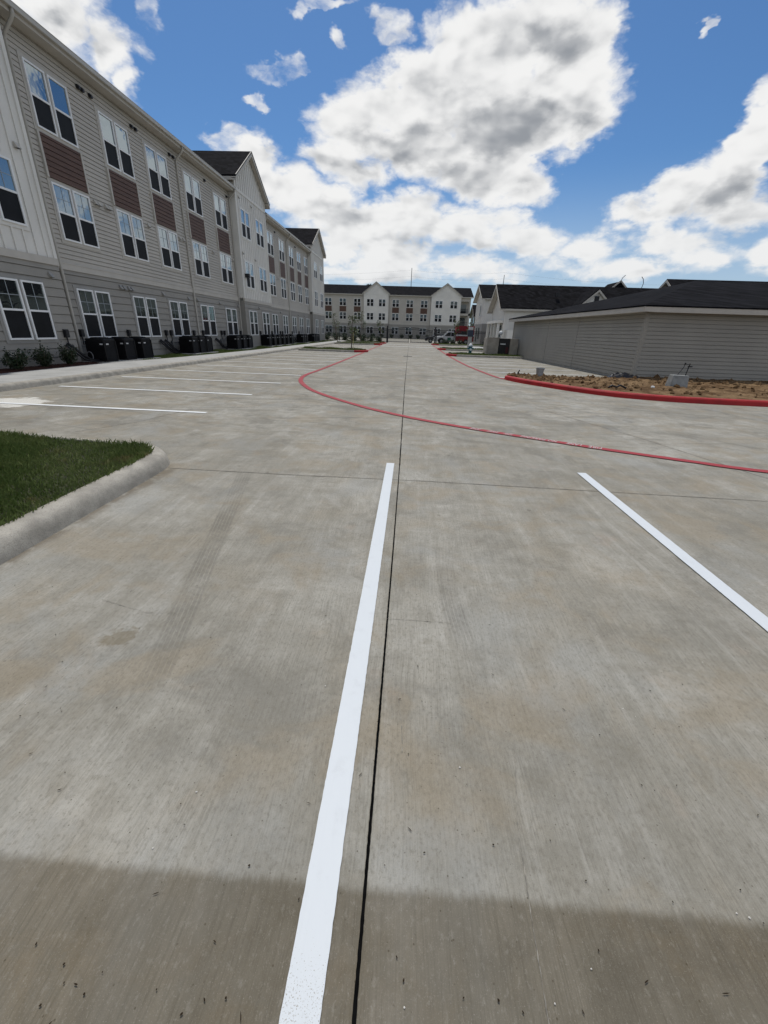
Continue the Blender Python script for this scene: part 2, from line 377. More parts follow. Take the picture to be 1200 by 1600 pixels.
for k in range(3):
    y = 37.4+2.6*k
    road_line([(3.4,y),(8.6,y)], .115, 'far white stall line behind the fire hydrant, %s one counted from it' % ORD[k], group='stall lines behind the hydrant')
for y, lb in ((52.5,'nearer'),(60.5,'farther')):
    tag(strip([(-3.4,y),(3.1,y+.1)], .45, .008, .01, .3).build('stop_line', STALL_PAINT), 'wide pale band across the driveway before the gate, the %s of two' % lb, 'road marking', 'bands across the driveway')
# red fire lane stripes
RL = [(-3.6,64),(-3.62,38),(-3.72,24),(-3.78,18.6),(-3.84,16.2),(-3.62,14.45),(-3.06,12.8),(-2.36,11.45),(-1.11,9.73),(-.03,8.62),(1.14,7.73),(2.94,6.645),(4.15,6.02),(4.95,5.66),(7.5,4.9),(12,4.1)]
red_pts = spline(RL, 14)
tag(strip(red_pts, .15, .012, .006).build('fire_lane_stripe', RED_PAINT), 'red fire lane stripe curving from the left stalls across to the right edge', 'road marking')
RRp = spline([(3.22,62),(3.15,50),(3.05,36),(3.15,26),(3.36,21.5),(3.60,18.4),(3.82,17.3)], 12)
tag(strip(RRp, .15, .012, .006).build('fire_lane_stripe', RED_PAINT), 'red fire lane stripe along the right hand stalls up to the gate', 'road marking')
# stencilled words, read from the far side
def resample(pts, s):
    acc = 0
    for a, b in zip(pts[:-1], pts[1:]):
        A = Vector(a); B = Vector(b); L = (B-A).length
        if acc+L >= s: return A.lerp(B, (s-acc)/L), (B-A).normalized()
        acc += L
    return Vector(pts[-1]), (B-A).normalized()
cum = [0]
for a, b in zip(red_pts[:-1], red_pts[1:]): cum.append(cum[-1]+(Vector(b)-Vector(a)).length)
def s_at_x(x):
    best = min((i for i in range(len(red_pts)) if red_pts[i][1] < 9.9), key=lambda i: abs(red_pts[i][0]-x)); return cum[best]+(x-red_pts[best][0])*1.15
STENCIL = mat('stencil_white', (.56,.53,.52), .6, .06, 20)
dg = None
letter = thing('fire_lane_lettering', 'white stencilled words FIRE LANE NO PARKING TOW AWAY ZONE on the red stripe', 'lettering', (2.1,7.2,.012))
for word, xa, xb in (('ZONE',1.205,1.365),('AWAY',1.48,1.655),('TOW',1.75,1.88),('PARKING',2.0,2.35),('NO',2.39,2.51),('LANE',2.645,2.84),('FIRE',2.935,3.10)):
    cu = bpy.data.curves.new('t', 'FONT'); cu.body = word; cu.size = .2; cu.align_x = 'CENTER'; cu.space_character = 1.08
    to = bpy.data.objects.new('t', cu); COL.objects.link(to)
    dg = bpy.context.evaluated_depsgraph_get(); me = bpy.data.meshes.new_from_object(to.evaluated_get(dg))
    bpy.data.objects.remove(to)
    co = np.zeros(len(me.vertices)*3); me.vertices.foreach_get('co', co); co = co.reshape(-1,3)
    w = co[:,0].max()-co[:,0].min(); sa, sb = s_at_x(xa), s_at_x(xb)
    kx = (sb-sa)/w; ky = .14/(co[:,1].max()-co[:,1].min())
    ym = (co[:,1].max()+co[:,1].min())/2; xm = (co[:,0].max()+co[:,0].min())/2
    for i, v in enumerate(me.vertices):
        p, d = resample(red_pts, (sa+sb)/2-(co[i,0]-xm)*kx)
        n = Vector((-d.y,d.x)); p = p-n*(co[i,1]-ym)*ky
        v.co = (p.x-2.1, p.y-7.2, .004)
    me.materials.clear(); me.materials.append(STENCIL)
    o = bpy.data.objects.new('word', me); COL.objects.link(o); o.parent = letter
# ------------------------------------------------------------------ kerbs
def sweep(path, prof, closed=False):
    """path: outer base line, prof: (inset to the left of travel, z)"""
    P = [Vector((p[0],p[1])) for p in path]; n = len(P); m = MB(); vs = []; fs = []; k = len(prof)
    for i, p in enumerate(P):
        a = P[i-1] if (i > 0 or closed) else P[i]; c = P[(i+1)%n] if (i < n-1 or closed) else P[i]
        d1 = (p-a).normalized() if (p-a).length > 1e-6 else (c-p).normalized()
        d2 = (c-p).normalized() if (c-p).length > 1e-6 else d1
        d = (d1+d2).normalized(); nn = Vector((-d.y,d.x)); s = 1/max(.5, d.dot(d1))
        for (o, z) in prof: q = p+nn*o*s; vs.append((q.x,q.y,z))
    for i in range(n if closed else n-1):
        j = (i+1)%n
        for q in range(k-1): fs.append((i*k+q, j*k+q, j*k+q+1, i*k+q+1))
    if not closed: fs += [tuple(range(k))[::-1], tuple((n-1)*k+q for q in range(k))]
    return m.add(vs, fs)
def inset(path, o, closed=False):
    P = [Vector((p[0],p[1])) for p in path]; n = len(P); out = []
    for i, p in enumerate(P):
        a = P[i-1] if (i > 0 or closed) else P[i]; c = P[(i+1)%n] if (i < n-1 or closed) else P[i]
        d1 = (p-a).normalized() if (p-a).length > 1e-6 else (c-p).normalized()
        d2 = (c-p).normalized() if (c-p).length > 1e-6 else d1
        d = (d1+d2).normalized(); s = 1/max(.5, d.dot(d1)); out.append((p.x-d.y*o*s, p.y+d.x*o*s))
    return out
ROLL = [(0,.0),(.012,.05),(.028,.10),(.05,.132),(.08,.152),(.115,.160),(.155,.162),(.20,.162),(.20,-.02)]
SQ = [(0,0),(.025,.12),(.045,.145),(.075,.152),(.17,.152),(.17,-.02)]
isl = [(-2.81,-4),(-2.81,1.),(-2.82,2.6),(-2.84,3.9)]+[(-3.60+.75*math.cos(a), 4.50+.77*math.sin(a)) for a in [R(d) for d in range(0,91,9)]]+[(-4.6,5.40),(-5.6,5.48),(-8,5.65),(-12,5.8)]
isl_fine = []
for a, b in zip(isl[:-1], isl[1:]):
    A = Vector(a); B = Vector(b); k = max(1, int((B-A).length/.3))
    isl_fine += [tuple(A.lerp(B, i/k)) for i in range(k)]
isl_fine.append(isl[-1])
setting(sweep(isl_fine, ROLL).build('island_kerb', KERB, smooth=True))
def blades(name, inside, box, dens, h, w, z0, label, cat, seed=1, fringe=None):
    r = np.random.default_rng(seed); x0,x1,y0,y1 = box; n = int((x1-x0)*(y1-y0)*dens)
    p = np.stack([r.uniform(x0,x1,n), r.uniform(y0,y1,n)], 1); p = p[inside(p[:,0], p[:,1])]; n = len(p)
    a = r.uniform(0, 2*np.pi, n); hh = h*r.uniform(.45,1.15,n)*np.where(r.random(n) < .04, 1.25, 1.)*(1+.35*np.sin(p[:,0]*3.1+p[:,1]*2.3)); ww = w*r.uniform(.6,1.3,n)
    lean = r.uniform(.1,.9,n)*hh; la = r.uniform(0,2*np.pi,n)
    dx, dy = np.cos(a)*ww, np.sin(a)*ww
    V = np.zeros((n,4,3))
    V[:,0] = np.stack([p[:,0]-dx, p[:,1]-dy, np.full(n,z0)],1); V[:,1] = np.stack([p[:,0]+dx, p[:,1]+dy, np.full(n,z0)],1)
    mx, my = np.cos(la)*lean, np.sin(la)*lean
    V[:,2] = np.stack([p[:,0]+dx*.7+mx*.35, p[:,1]+dy*.7+my*.35, z0+hh*.62],1)
    V[:,3] = np.stack([p[:,0]+mx, p[:,1]+my, z0+hh],1)
    idx = np.arange(n)[:,None]*4+np.array([[0,1,2,3]])
    o = np_mesh(name, V.reshape(-1,3), idx, GRASS); return stuff(o, label, cat)
ii = inset(isl_fine, .19)
def in_poly(poly):
    P = np.array(poly)
    def f(x, y):
        r = np.zeros(len(x), bool); j = len(P)-1
        for i in range(len(P)):
            c = ((P[i,1] > y) != (P[j,1] > y)) & (x < (P[j,0]-P[i,0])*(y-P[i,1])/(P[j,1]-P[i,1]+1e-12)+P[i,0]); r ^= c; j = i
        return r
    return f
soil = MB(); poly = ii+[(-12,-4)]
soil.add([(x,y,.148) for x,y in poly], [tuple(range(len(poly)))]); setting(soil.build('island_soil', SOIL))
ib = inset(isl_fine, .17)+[(-12,-4)]
blades('turf_grass', in_poly(ib), (-9,-3.0,1.6,6.0), 3800, .062, .0042, .146, 'short green turf filling the near island inside its rolled kerb', 'grass', 3)
# left sidewalk and its kerb
wk = [(-9.85,-4),(-9.85,6.5),(-9.7,9.6),(-9.62,12),(-9.55,18),(-9.4,24),(-9.25,34),(-9.25,66)]
setting(sweep([(x,y) for x,y in wk], [(0,0),(.03,.10),(.05,.13),(.085,.150),(.22,.154),(.22,-.02)]).build('sidewalk_kerb', KERB, smooth=False))
wi = [(-11.75,-4),(-11.75,10),(-11.72,16.6),(-11.45,18.6),(-11.2,20.5),(-10.95,24.5),(-10.75,31),(-10.75,66)]
sw = MB(); ko = inset(wk, .215)
vs = [(x,y,.152) for x,y in ko]+[(x,y,.152) for x,y in wi[::-1]]
sw.add(vs, [tuple(range(len(vs)))])
vs2 = [(x,y,z) for x,y in wi for z in (.152,-.02)]
sw.add(vs2, [(2*i,2*i+1,2*i+3,2*i+2) for i in range(len(wi)-1)])
setting(sw.build('sidewalk', WALK))
for y in np.arange(4.2, 62, 1.52):
    xo = np.interp(y, [p[1] for p in ko], [p[0] for p in ko]); xi = np.interp(y, [p[1] for p in wi], [p[0] for p in wi])
    setting(strip([(xi+.02,y),(xo,y)], .012, .1555).build('sidewalk_joint', CRACK))
gb = MB(); gb.quad((-15,-4,.10),(-10.75,-4,.10),(-10.75,66.3,.10),(-15,66.3,.10)); setting(gb.build('planting_soil', SOIL))
# mulch bed: displaced sheet with loose chips
mb = MB(); nx, ny = 10, 90
for j in range(ny+1):
    for i in range(nx+1):
        x = -13.05+1.35*i/nx; y = 3+13.3*j/ny
        mb.v.append((x,y,.135+.035*math.sin(i/nx*math.pi)+random.uniform(-.012,.018)))
for j in range(ny):
    for i in range(nx):
        a = j*(nx+1)+i; mb.f.append((a,a+1,a+nx+2,a+nx+1))
for k in range(3500):
    x = random.uniform(-12.98,-11.74); y = random.uniform(9.5,16.3); a = random.uniform(0,3.14); l = random.uniform(.02,.05); z = .165+random.uniform(0,.03)
    d = Vector((math.cos(a)*l, math.sin(a)*l, random.uniform(-.012,.012))); e = Vector((-math.sin(a)*.008, math.cos(a)*.008, 0)); c = Vector((x,y,z))
    mb.quad(c-d-e, c+d-e, c+d+e, c-d+e)
stuff(mb.build('mulch_bed', MULCH), 'dark red brown bark mulch bed under the shrubs', 'mulch')
def nearpads(x, y):
    r = (x > -12.95) & (x < np.interp(y, [p[1] for p in wi], [p[0] for p in wi])-.0)
    for a, b in PADS: r &= ~((y > a) & (y < b) & (x < -11.72))
    return r
PADS = [(16.45,20.05),(23.55,26.4),(29.95,33.35),(37.05,45.35),(49.05,51.95),(54.85,58.65)]
blades('turf_grass', nearpads, (-13,-10.7,16.6,66), 620, .07, .012, .10, 'green turf strip between the long apartment building and the sidewalk', 'grass', 5)
# far islands
def island(pts, label, ribs=None, red=None, seed=1):
    setting(sweep(pts, SQ, True).build('island_kerb', KERB))
    q = inset(pts, .16, True)
    m = MB(); m.add([(x,y,.135) for x,y in q], [tuple(range(len(q)))]); setting(m.build('island_soil', SOIL))
    X = [p[0] for p in q]; Y = [p[1] for p in q]
    blades('turf_grass', in_poly(q), (min(X),max(X),min(Y),max(Y)), 420, .11, .016, .13, label, 'grass', seed)
    if red is not None:
        nose = [p for p in pts if (p[0] > red[0] if red[1] > 0 else p[0] < red[0])]
        c = sweep(nose, [(-.012,0),(.012,.125),(.035,.155),(.07,.162),(.185,.162),(.185,-.02)])
        tag(c.build('red_kerb_nose', RED_KERB), red[2], 'kerb', 'red kerb noses')
def bar_island(x0, x1, y0, y1, right=True):
    r = (y1-y0)/2; cy = (y0+y1)/2; a = []
    if right:
        for d in range(-90,91,15): a.append((x1-r+r*math.cos(R(d)), cy+r*math.sin(R(d))))
        a += [(x0+.3,y1),(x0,y1-.3),(x0,y0+.3),(x0+.3,y0)]
    else:
        for d in range(90,271,15): a.append((x0+r+r*math.cos(R(d)), cy+r*math.sin(R(d))))
        a += [(x1-.3,y0),(x1,y0+.3),(x1,y1-.3),(x1-.3,y1)]
    return a
island(bar_island(-8.9,-3.35,34.9,37.6), 'green turf on the left island around the staked young tree', red=(-4.4,1,'red painted kerb nose of the left island with the staked tree'), seed=11)
island(bar_island(-9.3,-3.45,54.6,58.2), 'green turf on the far left island nearer the fence', red=(-4.6,1,'red painted kerb nose of the far left island before the fence'), seed=12)
island(bar_island(-9.3,-3.3,62.6,65.), 'green turf on the left island right before the fence', red=(-4.3,1,'red painted kerb nose nearest the left gate post'), seed=15)
island(bar_island(2.9,8.9,33.6,36.4,False), 'green turf on the right island under the fire hydrant', red=(3.9,-1,'red painted kerb nose of the fire hydrant island'), seed=13)
island(bar_island(2.95,9.2,45.4,48.4,False), 'green turf on the far right island beyond the hydrant', red=(3.9,-1,'dark red kerb nose of the far right island beyond the hydrant'), seed=14)
island(bar_island(3.15,14.,63.2,67.2,False), 'green turf on the right verge before the truck', red=(4.4,-1,'red painted kerb nose by the right gate post'), seed=16)
w = MB(); w.quad((8.9,35.5,.02),(11.5,35.5,.02),(9.6,66,.02),(7.2,66,.02)); setting(w.build('footpath', WALK))
w = MB(); w.quad((9.4,40,.016),(26,40,.016),(26,72,.016),(9.6,72,.016)); setting(w.build('verge_soil', SOIL))
# ------------------------------------------------------------------ buildings, common parts
def lapwall(M, s0, s1, z0, z1, lap, d0=0.0, dep=.022, gap=.016):
    """lap siding: every course leans out at its lower edge and stands over an open shadow gap"""
    z = z0; bk = d0-.03
    while z < z1-1e-4:
        t = min(z+lap, z1); zb = z+gap if z > z0 else z
        if z > z0:
            M.quad((s0,bk,z),(s1,bk,z),(s1,bk,zb),(s0,bk,zb))
            M.quad((s0,d0+.004,z),(s1,d0+.004,z),(s1,bk,z),(s0,bk,z))
        M.quad((s0,bk,zb),(s1,bk,zb),(s1,d0+dep,zb),(s0,d0+dep,zb))
        M.quad((s0,d0+dep,zb),(s1,d0+dep,zb),(s1,d0+.004,t),(s0,d0+.004,t))
        z = t
def winset(T, s, z0, W, H, root, wallm, munt=True, d0=0.0, gap=.11):
    far = T is T2
    """a double window: white vinyl frame > glass panes, lower insect screens, muntins, wall coloured casing"""
    f = MB(T); gl = MB(T); scn = MB(T); mu = MB(T); tr = MB(T); fw = .055
    d = d0+.02
    for s0, s1 in ((s-W/2, s-gap/2), (s+gap/2, s+W/2)):
        zm = z0+H*.5
        f.box(s0,d,z0, s0+fw,d+.06,z0+H); f.box(s1-fw,d,z0, s1,d+.06,z0+H)
        f.box(s0+fw,d,z0, s1-fw,d+.058,z0+fw); f.box(s0+fw,d,z0+H-fw, s1-fw,d+.058,z0+H)
        f.box(s0+fw,d,zm-.03, s1-fw,d+.052,zm+.03)
        gl.quad((s0+fw,d+.022,zm+.03),(s1-fw,d+.022,zm+.03),(s1-fw,d+.022,z0+H-fw),(s0+fw,d+.022,z0+H-fw))
        gl.quad((s0+fw,d+.010,z0+fw),(s1-fw,d+.010,z0+fw),(s1-fw,d+.010,zm-.03),(s0+fw,d+.010,zm-.03))
        scn.quad((s0+fw,d+.030,z0+fw),(s1-fw,d+.030,z0+fw),(s1-fw,d+.030,zm-.03),(s0+fw,d+.030,zm-.03))
        if munt:
            c = (s0+s1)/2; zc = (zm+z0+H)/2-.01
            mu.box(c-.009,d+.023,zm+.03, c+.009,d+.030,z0+H-fw); mu.box(s0+fw,d+.0235,zc-.009, s1-fw,d+.029,zc+.009)
    b = .11
    tr.box(s-W/2-b,d0+.004,z0-b, s+W/2+b,d0+.034,z0); tr.box(s-W/2-b,d0+.004,z0+H, s+W/2+b,d0+.034,z0+H+b)
    tr.box(s-W/2-b,d0+.004,z0, s-W/2,d0+.032,z0+H); tr.box(s+W/2,d0+.004,z0, s+W/2+b,d0+.032,z0+H); tr.box(s-gap/2,d0+.004,z0, s+gap/2,d0+.032,z0+H)
    w = f.build('window', VINYL, root)
    gl.build('pane', FARGLASS if far else (GLASS if z0 > 3 else LOWGLASS), w); scn.build('insect_screen', SCREEN, w)
    if munt: mu.build('muntin', MUNTIN, w)
    tr.build('casing', wallm, w); return w
def roofslab(M, a, b, c, d, th=.16):
    """slab under quad a,b,c,d (top face)"""
    t = Vector((0,0,th)); q = [Vector(p) for p in (a,b,c,d)]
    M.hexa([p-t for p in q], q)
def battens(M, s0, s1, z0, top, step=.41, d0=0.0):
    s = s0+.1
    while s < s1-.05:
        zt = top(s)
        M.box(s-.03,d0+.006,z0, s+.03,d0+.036,zt); s += step
YF = 121.5
T1 = lambda s, d, z: (-13+d, s, z)
T2 = lambda s, d, z: (s, YF-d, z)
def gable_bay(T, root, s0, s1, wins, zbase, d=.4, wz=((1.0,1.77),(4.36,1.75),(7.62,1.75)), rise=2.38, ze=10.98, back=8.0, ov=.38, wwid=1.74, grey_lap=.28, mirror=False, rot=1):
    sc_ = (s0+s1)/2; hw = (s1-s0)/2; he = hw+ov; slope = rise/he
    # grey lower courses, band, off-white board and batten with gable
    lo = MB(T); lapwall(lo, s0, s1, zbase, 3.38, grey_lap, d, .026, .022)
    for ss in (s0, s1): lo.quad((ss,-.5,zbase),(ss,d+.01,zbase),(ss,d+.01,3.38),(ss,-.5,3.38))
    lo.build('lower_wall', GREY, root)
    bd = MB(T); bd.box(s0-.02,d-.05,3.38, s1+.02,d+.05,3.60); bd.build('band_board', TRIM, root)
    zp = ze-ov*slope*-1-.02
    zw = ze+ov*slope*0+ .0
    wallz = ze+ov*slope-.12                       # wall height at the corner, under the roof slab
    up = MB(T); apex = ze+rise-.16
    up.add([(s0,d,3.6),(s1,d,3.6),(s1,d,wallz),(sc_,d,apex),(s0,d,wallz)], [(0,1,2,3,4)])
    for ss in (s0, s1): up.quad((ss,-8,3.6),(ss,d,3.6),(ss,d,wallz),(ss,-8,wallz))
    top = lambda s: wallz+(apex-wallz)*(1-abs(s-sc_)/hw)
    battens(up, s0, s1, 3.6, lambda s: top(s)-.02, .41, d)
    u = up.build('upper_wall', OFFWHITE, root)
    tb = MB(T); tb.box(s0,d,10.28, s1,d+.05,10.46); tb.box(s0-.015,d-.06,3.6, s0+.12,d+.045,wallz-.03); tb.box(s1-.12,d-.06,3.6, s1+.015,d+.045,wallz-.03); tb.build('trim_board', OFFWHITE, root)
    for c in wins:
        for (z, h) in wz: winset(T, c, z, wwid, h, root, OFFWHITE if z > 3.5 else GTRIM, z < 7, d0=d)
    rf = MB(T); fd = d+ov
    z_r = ze+rise
    for sgn in (-1,1):
        roofslab(rf, (sc_,fd-.02,z_r),(sc_+sgn*he,fd-.02,ze),(sc_+sgn*he,-back,ze),(sc_,-back,z_r), .10)
    rf.build('gable_roof', ROOF, root)
    rm = MB(T); zr_ = 10.40+.34*7.95
    roofslab(rm, (s0,-.1,10.40+.34*.55),(s1,-.1,10.40+.34*.55),(s1,-7.5,zr_),(s0,-7.5,zr_), .06); roofslab(rm, (s0,-7.5,zr_),(s1,-7.5,zr_),(s1,-15.45,10.40),(s0,-15.45,10.40), .06)
    rm.build('roof', ROOF, root)
    fa = MB(T)
    for sgn in (-1,1):
        e = sc_+sgn*he
        fa.hexa([(sc_,fd-.05,z_r-.30),(e,fd-.05,ze-.30),(e,fd-.022,ze-.30),(sc_,fd-.022,z_r-.30)], [(sc_,fd-.05,z_r-.104),(e,fd-.05,ze-.104),(e,fd-.022,ze-.104),(sc_,fd-.022,z_r-.104)])
        fa.hexa([(sc_,fd-.045,z_r-.03),(e,fd-.045,ze-.03),(e,fd-.0,ze-.03),(sc_,fd-.0,z_r-.03)], [(sc_,fd-.045,z_r+.02),(e,fd-.045,ze+.02),(e,fd-.0,ze+.02),(sc_,fd-.0,z_r+.02)])
        fa.box(min(e,e-sgn*.03),-back,ze-.30, max(e,e-sgn*.03),fd-.051,ze-.105)           # side fascia
        fa.hexa([(e-sgn*.03,-back,ze-.30),(sc_+sgn*hw,-back,ze-.30+ov*slope-.0),(sc_+sgn*hw,fd-.052,ze-.30+ov*slope-.0),(e-sgn*.03,fd-.052,ze-.30)],
                [(e-sgn*.03,-back,ze-.27),(sc_+sgn*hw,-back,ze-.27+ov*slope),(sc_+sgn*hw,fd-.052,ze-.27+ov*slope),(e-sgn*.03,fd-.052,ze-.27)])
        # soffit of the front overhang
        fa.hexa([(sc_,d+.04,z_r-.20),(e,d+.04,ze-.20),(e,fd-.055,ze-.20),(sc_,fd-.055,z_r-.20)], [(sc_,d+.04,z_r-.17),(e,d+.04,ze-.17),(e,fd-.055,ze-.17),(sc_,fd-.055,z_r-.17)])
    fa.build('gable_fascia', TRIM, root)
def flat_section(T, root, s0, s1, wins, zbase, wz=((1.0,1.77),(4.36,1.75),(7.62,1.75)), wwid=1.88, ze=10.1, ov=.45, depth=7.5, slope=.34, panel=True, lap=.15, glap=.28):
    lo = MB(T); lapwall(lo, s0, s1, zbase, 3.36, glap, 0, .026, .022); lo.build('lower_wall', GREY, root)
    bd = MB(T); bd.box(s0,-.02,3.36, s1,.045,3.56); bd.box(s0,-.02,3.56, s1,.06,3.59); bd.build('band_board', TRIM, root)
    up = MB(T); lapwall(up, s0, s1, 3.59, ze, lap, 0, .022, .017); up.build('upper_wall', BEIGE, root)
    fo = MB(T); fo.box(s0,-.05,-.05, s1,.012,zbase); fo.build('foundation', PAD, root)
    for c in wins:
        for k, (z, h) in enumerate(wz): winset(T, c, z, wwid, h, root, TRIM if k else GTRIM, k < 2)
        if panel:
            z0 = wz[1][0]+wz[1][1]+.13; z1 = wz[2][0]-.13
            p = MB(T); lapwall(p, c-wwid/2-.02, c+wwid/2+.02, z0, z1, .165, .056, .020); p.build('brown_panel', BROWN, root)
            for a in (-1,1):
                q = MB(T); q.box(c+a*(wwid/2+.065)-.045,.004,z0-.02, c+a*(wwid/2+.065)+.045,.082,z1+.02); q.build('panel_trim', TRIM, root)
    rf = MB(T); e = .0; zt = ze+.30
    roofslab(rf, (s0-.0,ov+.03,zt),(s1+.0,ov+.03,zt),(s1+.0,-depth,zt+slope*(depth+ov)),(s0-.0,-depth,zt+slope*(depth+ov)), .06)
    roofslab(rf, (s0,-depth,zt+slope*(depth+ov)),(s1,-depth,zt+slope*(depth+ov)),(s1,-2*depth-ov,zt),(s0,-2*depth-ov,zt), .06)
    rf.build('roof', ROOF, root)
    fa = MB(T); fa.box(s0,-.02,ze, s1,ov-.03,ze+.03); fa.box(s0,ov-.03,ze-.01, s1,ov,ze+.22); fa.build('eave_fascia', TRIM, root)
    gu = MB(T); gu.box(s0,ov+.001,ze+.10, s1,ov+.11,ze+.115); gu.box(s0,ov+.10,ze+.115, s1,ov+.115,ze+.235); gu.box(s0,ov+.001,ze+.115, s1,ov+.012,ze+.24); gu.box(s0,ov+.095,ze+.235, s1,ov+.125,ze+.25)
    gu.build('gutter', GUTTER, root)
def downspout(T, root, s, ze=10.1, ov=.45, zb=.25, d=.06):
    p = MB()
    pts = [(s,ov+.05,ze+.12),(s,ov+.05,ze-.02),(s,ov-.02,ze-.12),(s,d+.06,ze-.42),(s,d,ze-.56),(s,d,zb+.22),(s,d+.02,zb+.12),(s,d+.22,zb)]
    p.tube(pts, .052, 8); q = MB(T); q.add(p.v, p.f); q.build('downspout', GUTTER, root, smooth=True)
def vent(T, root, s, z, kind=0, d=.02):
    m = MB(T)
    if kind == 0:      # louvred dryer hood
        m.hexa([(s-.075,d,z),(s+.075,d,z),(s+.075,d+.13,z),(s-.075,d+.13,z)], [(s-.075,d,z+.16),(s+.075,d,z+.16),(s+.065,d+.02,z+.16),(s-.065,d+.02,z+.16)])
        v = m.build('vent_hood', GTRIM if z < 3.4 else TRIM, root)
        k = MB(T); k.box(s-.06,d+.02,z-.006, s+.06,d+.125,z-.002); k.build('vent_opening', DARKM, v)
    else:              # round black eave vent
        m.box(s-.07,d,z, s+.07,d+.08,z+.12); m.box(s-.05,d+.08,z-.0, s+.05,d+.11,z+.09); m.build('eave_vent', DARKM, root)
def elecbox(T, root, s, z, d=.02):
    m = MB(T); m.box(s-.085,d,z, s+.085,d+.10,z+.27); m.box(s-.075,d+.10,z+.02, s+.075,d+.115,z+.25); m.box(s-.015,d+.03,z-.3, s+.015,d+.06,z)
    m.build('disconnect_box', DARKM, root)
# ------------------------------------------------------------------ long apartment building at left
LB = thing('apartment_building', 'long three storey beige and white apartment building receding along the left side', 'building', (-13,16,0))
flat_section(T1, LB, 16.25, 34.3, [18.29,21.82,25.0,28.62,32.42], .12)
flat_section(T1, LB, 40.9, 58.2, [43.0,46.55,50.15,53.4,56.85], .12, wwid=1.7)
gable_bay(T1, LB, 9.65, 16.25, [11.2,14.33], .12, wwid=1.88)
gable_bay(T1, LB, 34.3, 40.9, [35.85,39.0], .12)
gable_bay(T1, LB, 58.2, 66.2, [60.5,64.25], .12)
flat_section(T1, LB, -6, 9.65, [2.0,5.5], .12)
e = MB(T1); e.quad((66.2,-14,0),(66.2,.4,0),(66.2,.4,10.4),(66.2,-14,10.4)); e.build('end_wall', BEIGE, LB)
for s in (16.82, 27.02, 34.12, 41.1, 48.4, 57.95): downspout(T1, LB, s)
for s, z, k in [(19.95,9.62,1),(20.15,9.62,1),(20.6,9.62,1),(23.2,9.62,1),(23.5,9.62,1),(26.4,9.62,1),(26.75,9.62,1),(30.4,9.62,1),(33.7,9.62,1),(44.6,9.62,1),(52.0,9.62,1),
                (19.6,5.95,0),(19.82,5.95,0),(20.25,5.95,0),(20.45,5.95,0),(23.3,5.9,0),(26.3,5.9,0),(26.7,5.9,0),(30.5,5.9,0),(33.75,5.9,0),(44.8,5.9,0),(48.0,5.9,0),(52.0,5.9,0),(55.1,5.9,0),
                (20.15,2.98,0),(20.4,2.98,0),(20.75,2.98,0),(20.98,2.98,0),(23.6,2.98,0),(26.3,2.95,0),(27.4,2.95,0),(30.6,2.95,0),(33.8,2.95,0),(44.9,2.95,0),(52.,2.95,0),(55.,2.95,0)]:
    vent(T1, LB, s, z, k)
for s, z in [(15.75,2.98),(15.7,6.5),(34.8,6.5),(37.4,6.4),(37.4,9.9),(34.9,9.9),(37.4,2.98)]: vent(T1, LB, s, z, 0, .42)
for s in (17.05,20.05,23.25,23.75,26.35,27.55,30.3,30.8,33.8,44.4,45.2,48.9,52.0): elecbox(T1, LB, s, 1.05)
for s in (15.75,37.2,40.4): elecbox(T1, LB, s, 1.05, .42)
for s in (35.0,): 
    m = MB(T1); m.box(s-.2,.42,5.0,s+.1,.75,5.25); m.build('camera_box', DARKM, LB)
# ------------------------------------------------------------------ far apartment building
FB = thing('apartment_building', 'three storey beige and white apartment building facing down the lot beyond the gate', 'building', (0,YF,0))
FW = ((1.0,1.7),(4.3,1.7),(7.55,1.72))
flat_section(T2, FB, -26.5, -12.55, [-25.6,-22.0,-18.15,-14.3], .1, FW, 1.75, lap=.3, glap=.4)
flat_section(T2, FB, -6.05, 5.15, [-4.15,-.45,3.3], .1, FW, 1.75, lap=.3, glap=.4)
gable_bay(T2, FB, -12.55, -6.05, [-10.85,-7.7], .1, wz=FW, wwid=1.75, rise=2.75, ze=10.55, grey_lap=.4)
gable_bay(T2, FB, 5.15, 12.8, [7.15,11.0], .1, wz=FW, wwid=1.8, rise=3.0, ze=10.35, grey_lap=.4)
# balcony bay at its right end
bw = MB(T2); bw.box(12.8,-8,.1, 15.4,-1.8,10.1); bw.box(12.8,-1.8,9.3, 15.4,-.1,10.1); bw.box(12.8,-1.8,6.0, 15.4,-.1,6.5); bw.box(12.8,-1.8,2.9, 15.4,-.1,3.35); bw.box(15.0,-.5,.1, 15.4,-.1,9.3)
bw.build('balcony_bay', BEIGE, FB)
for z in (6.5,3.35):
    br = MB(T2); br.box(12.85,-.16,z+1.05, 15.0,-.10,z+1.12); br.box(12.85,-.16,z+.08, 15.0,-.10,z+.13)
    for k in range(18): br.box(12.9+k*.118,-.15,z+.1, 12.93+k*.118,-.12,z+1.06)
    br.build('balcony_rail', DARKM, FB)
bd = MB(T2)
for z in (.2,3.36,6.52): bd.box(13.0,-1.79,z, 14.5,-1.74,z+2.2); 
bd.build('balcony_door', FARGLASS, FB)
rf = MB(T2); zt = 10.4
roofslab(rf, (12.8,.45,zt),(15.95,.45,zt),(15.95,-7.5,zt+.34*7.95),(12.8,-7.5,zt+.34*7.95), .08); roofslab(rf, (12.8,-7.5,zt+.34*7.95),(15.95,-7.5,zt+.34*7.95),(15.95,-15,zt),(12.8,-15,zt), .08)
rf.build('roof', ROOF, FB)
fa = MB(T2); fa.box(12.8,-.1,10.1, 15.9,.42,10.3); fa.hexa([(15.9,.42,10.1),(15.95,.42,10.1),(15.95,-7.5,12.8),(15.9,-7.5,12.8)],[(15.9,.42,10.31),(15.95,.42,10.31),(15.95,-7.5,13.01),(15.9,-7.5,13.01)]); fa.build('eave_fascia', TRIM, FB)
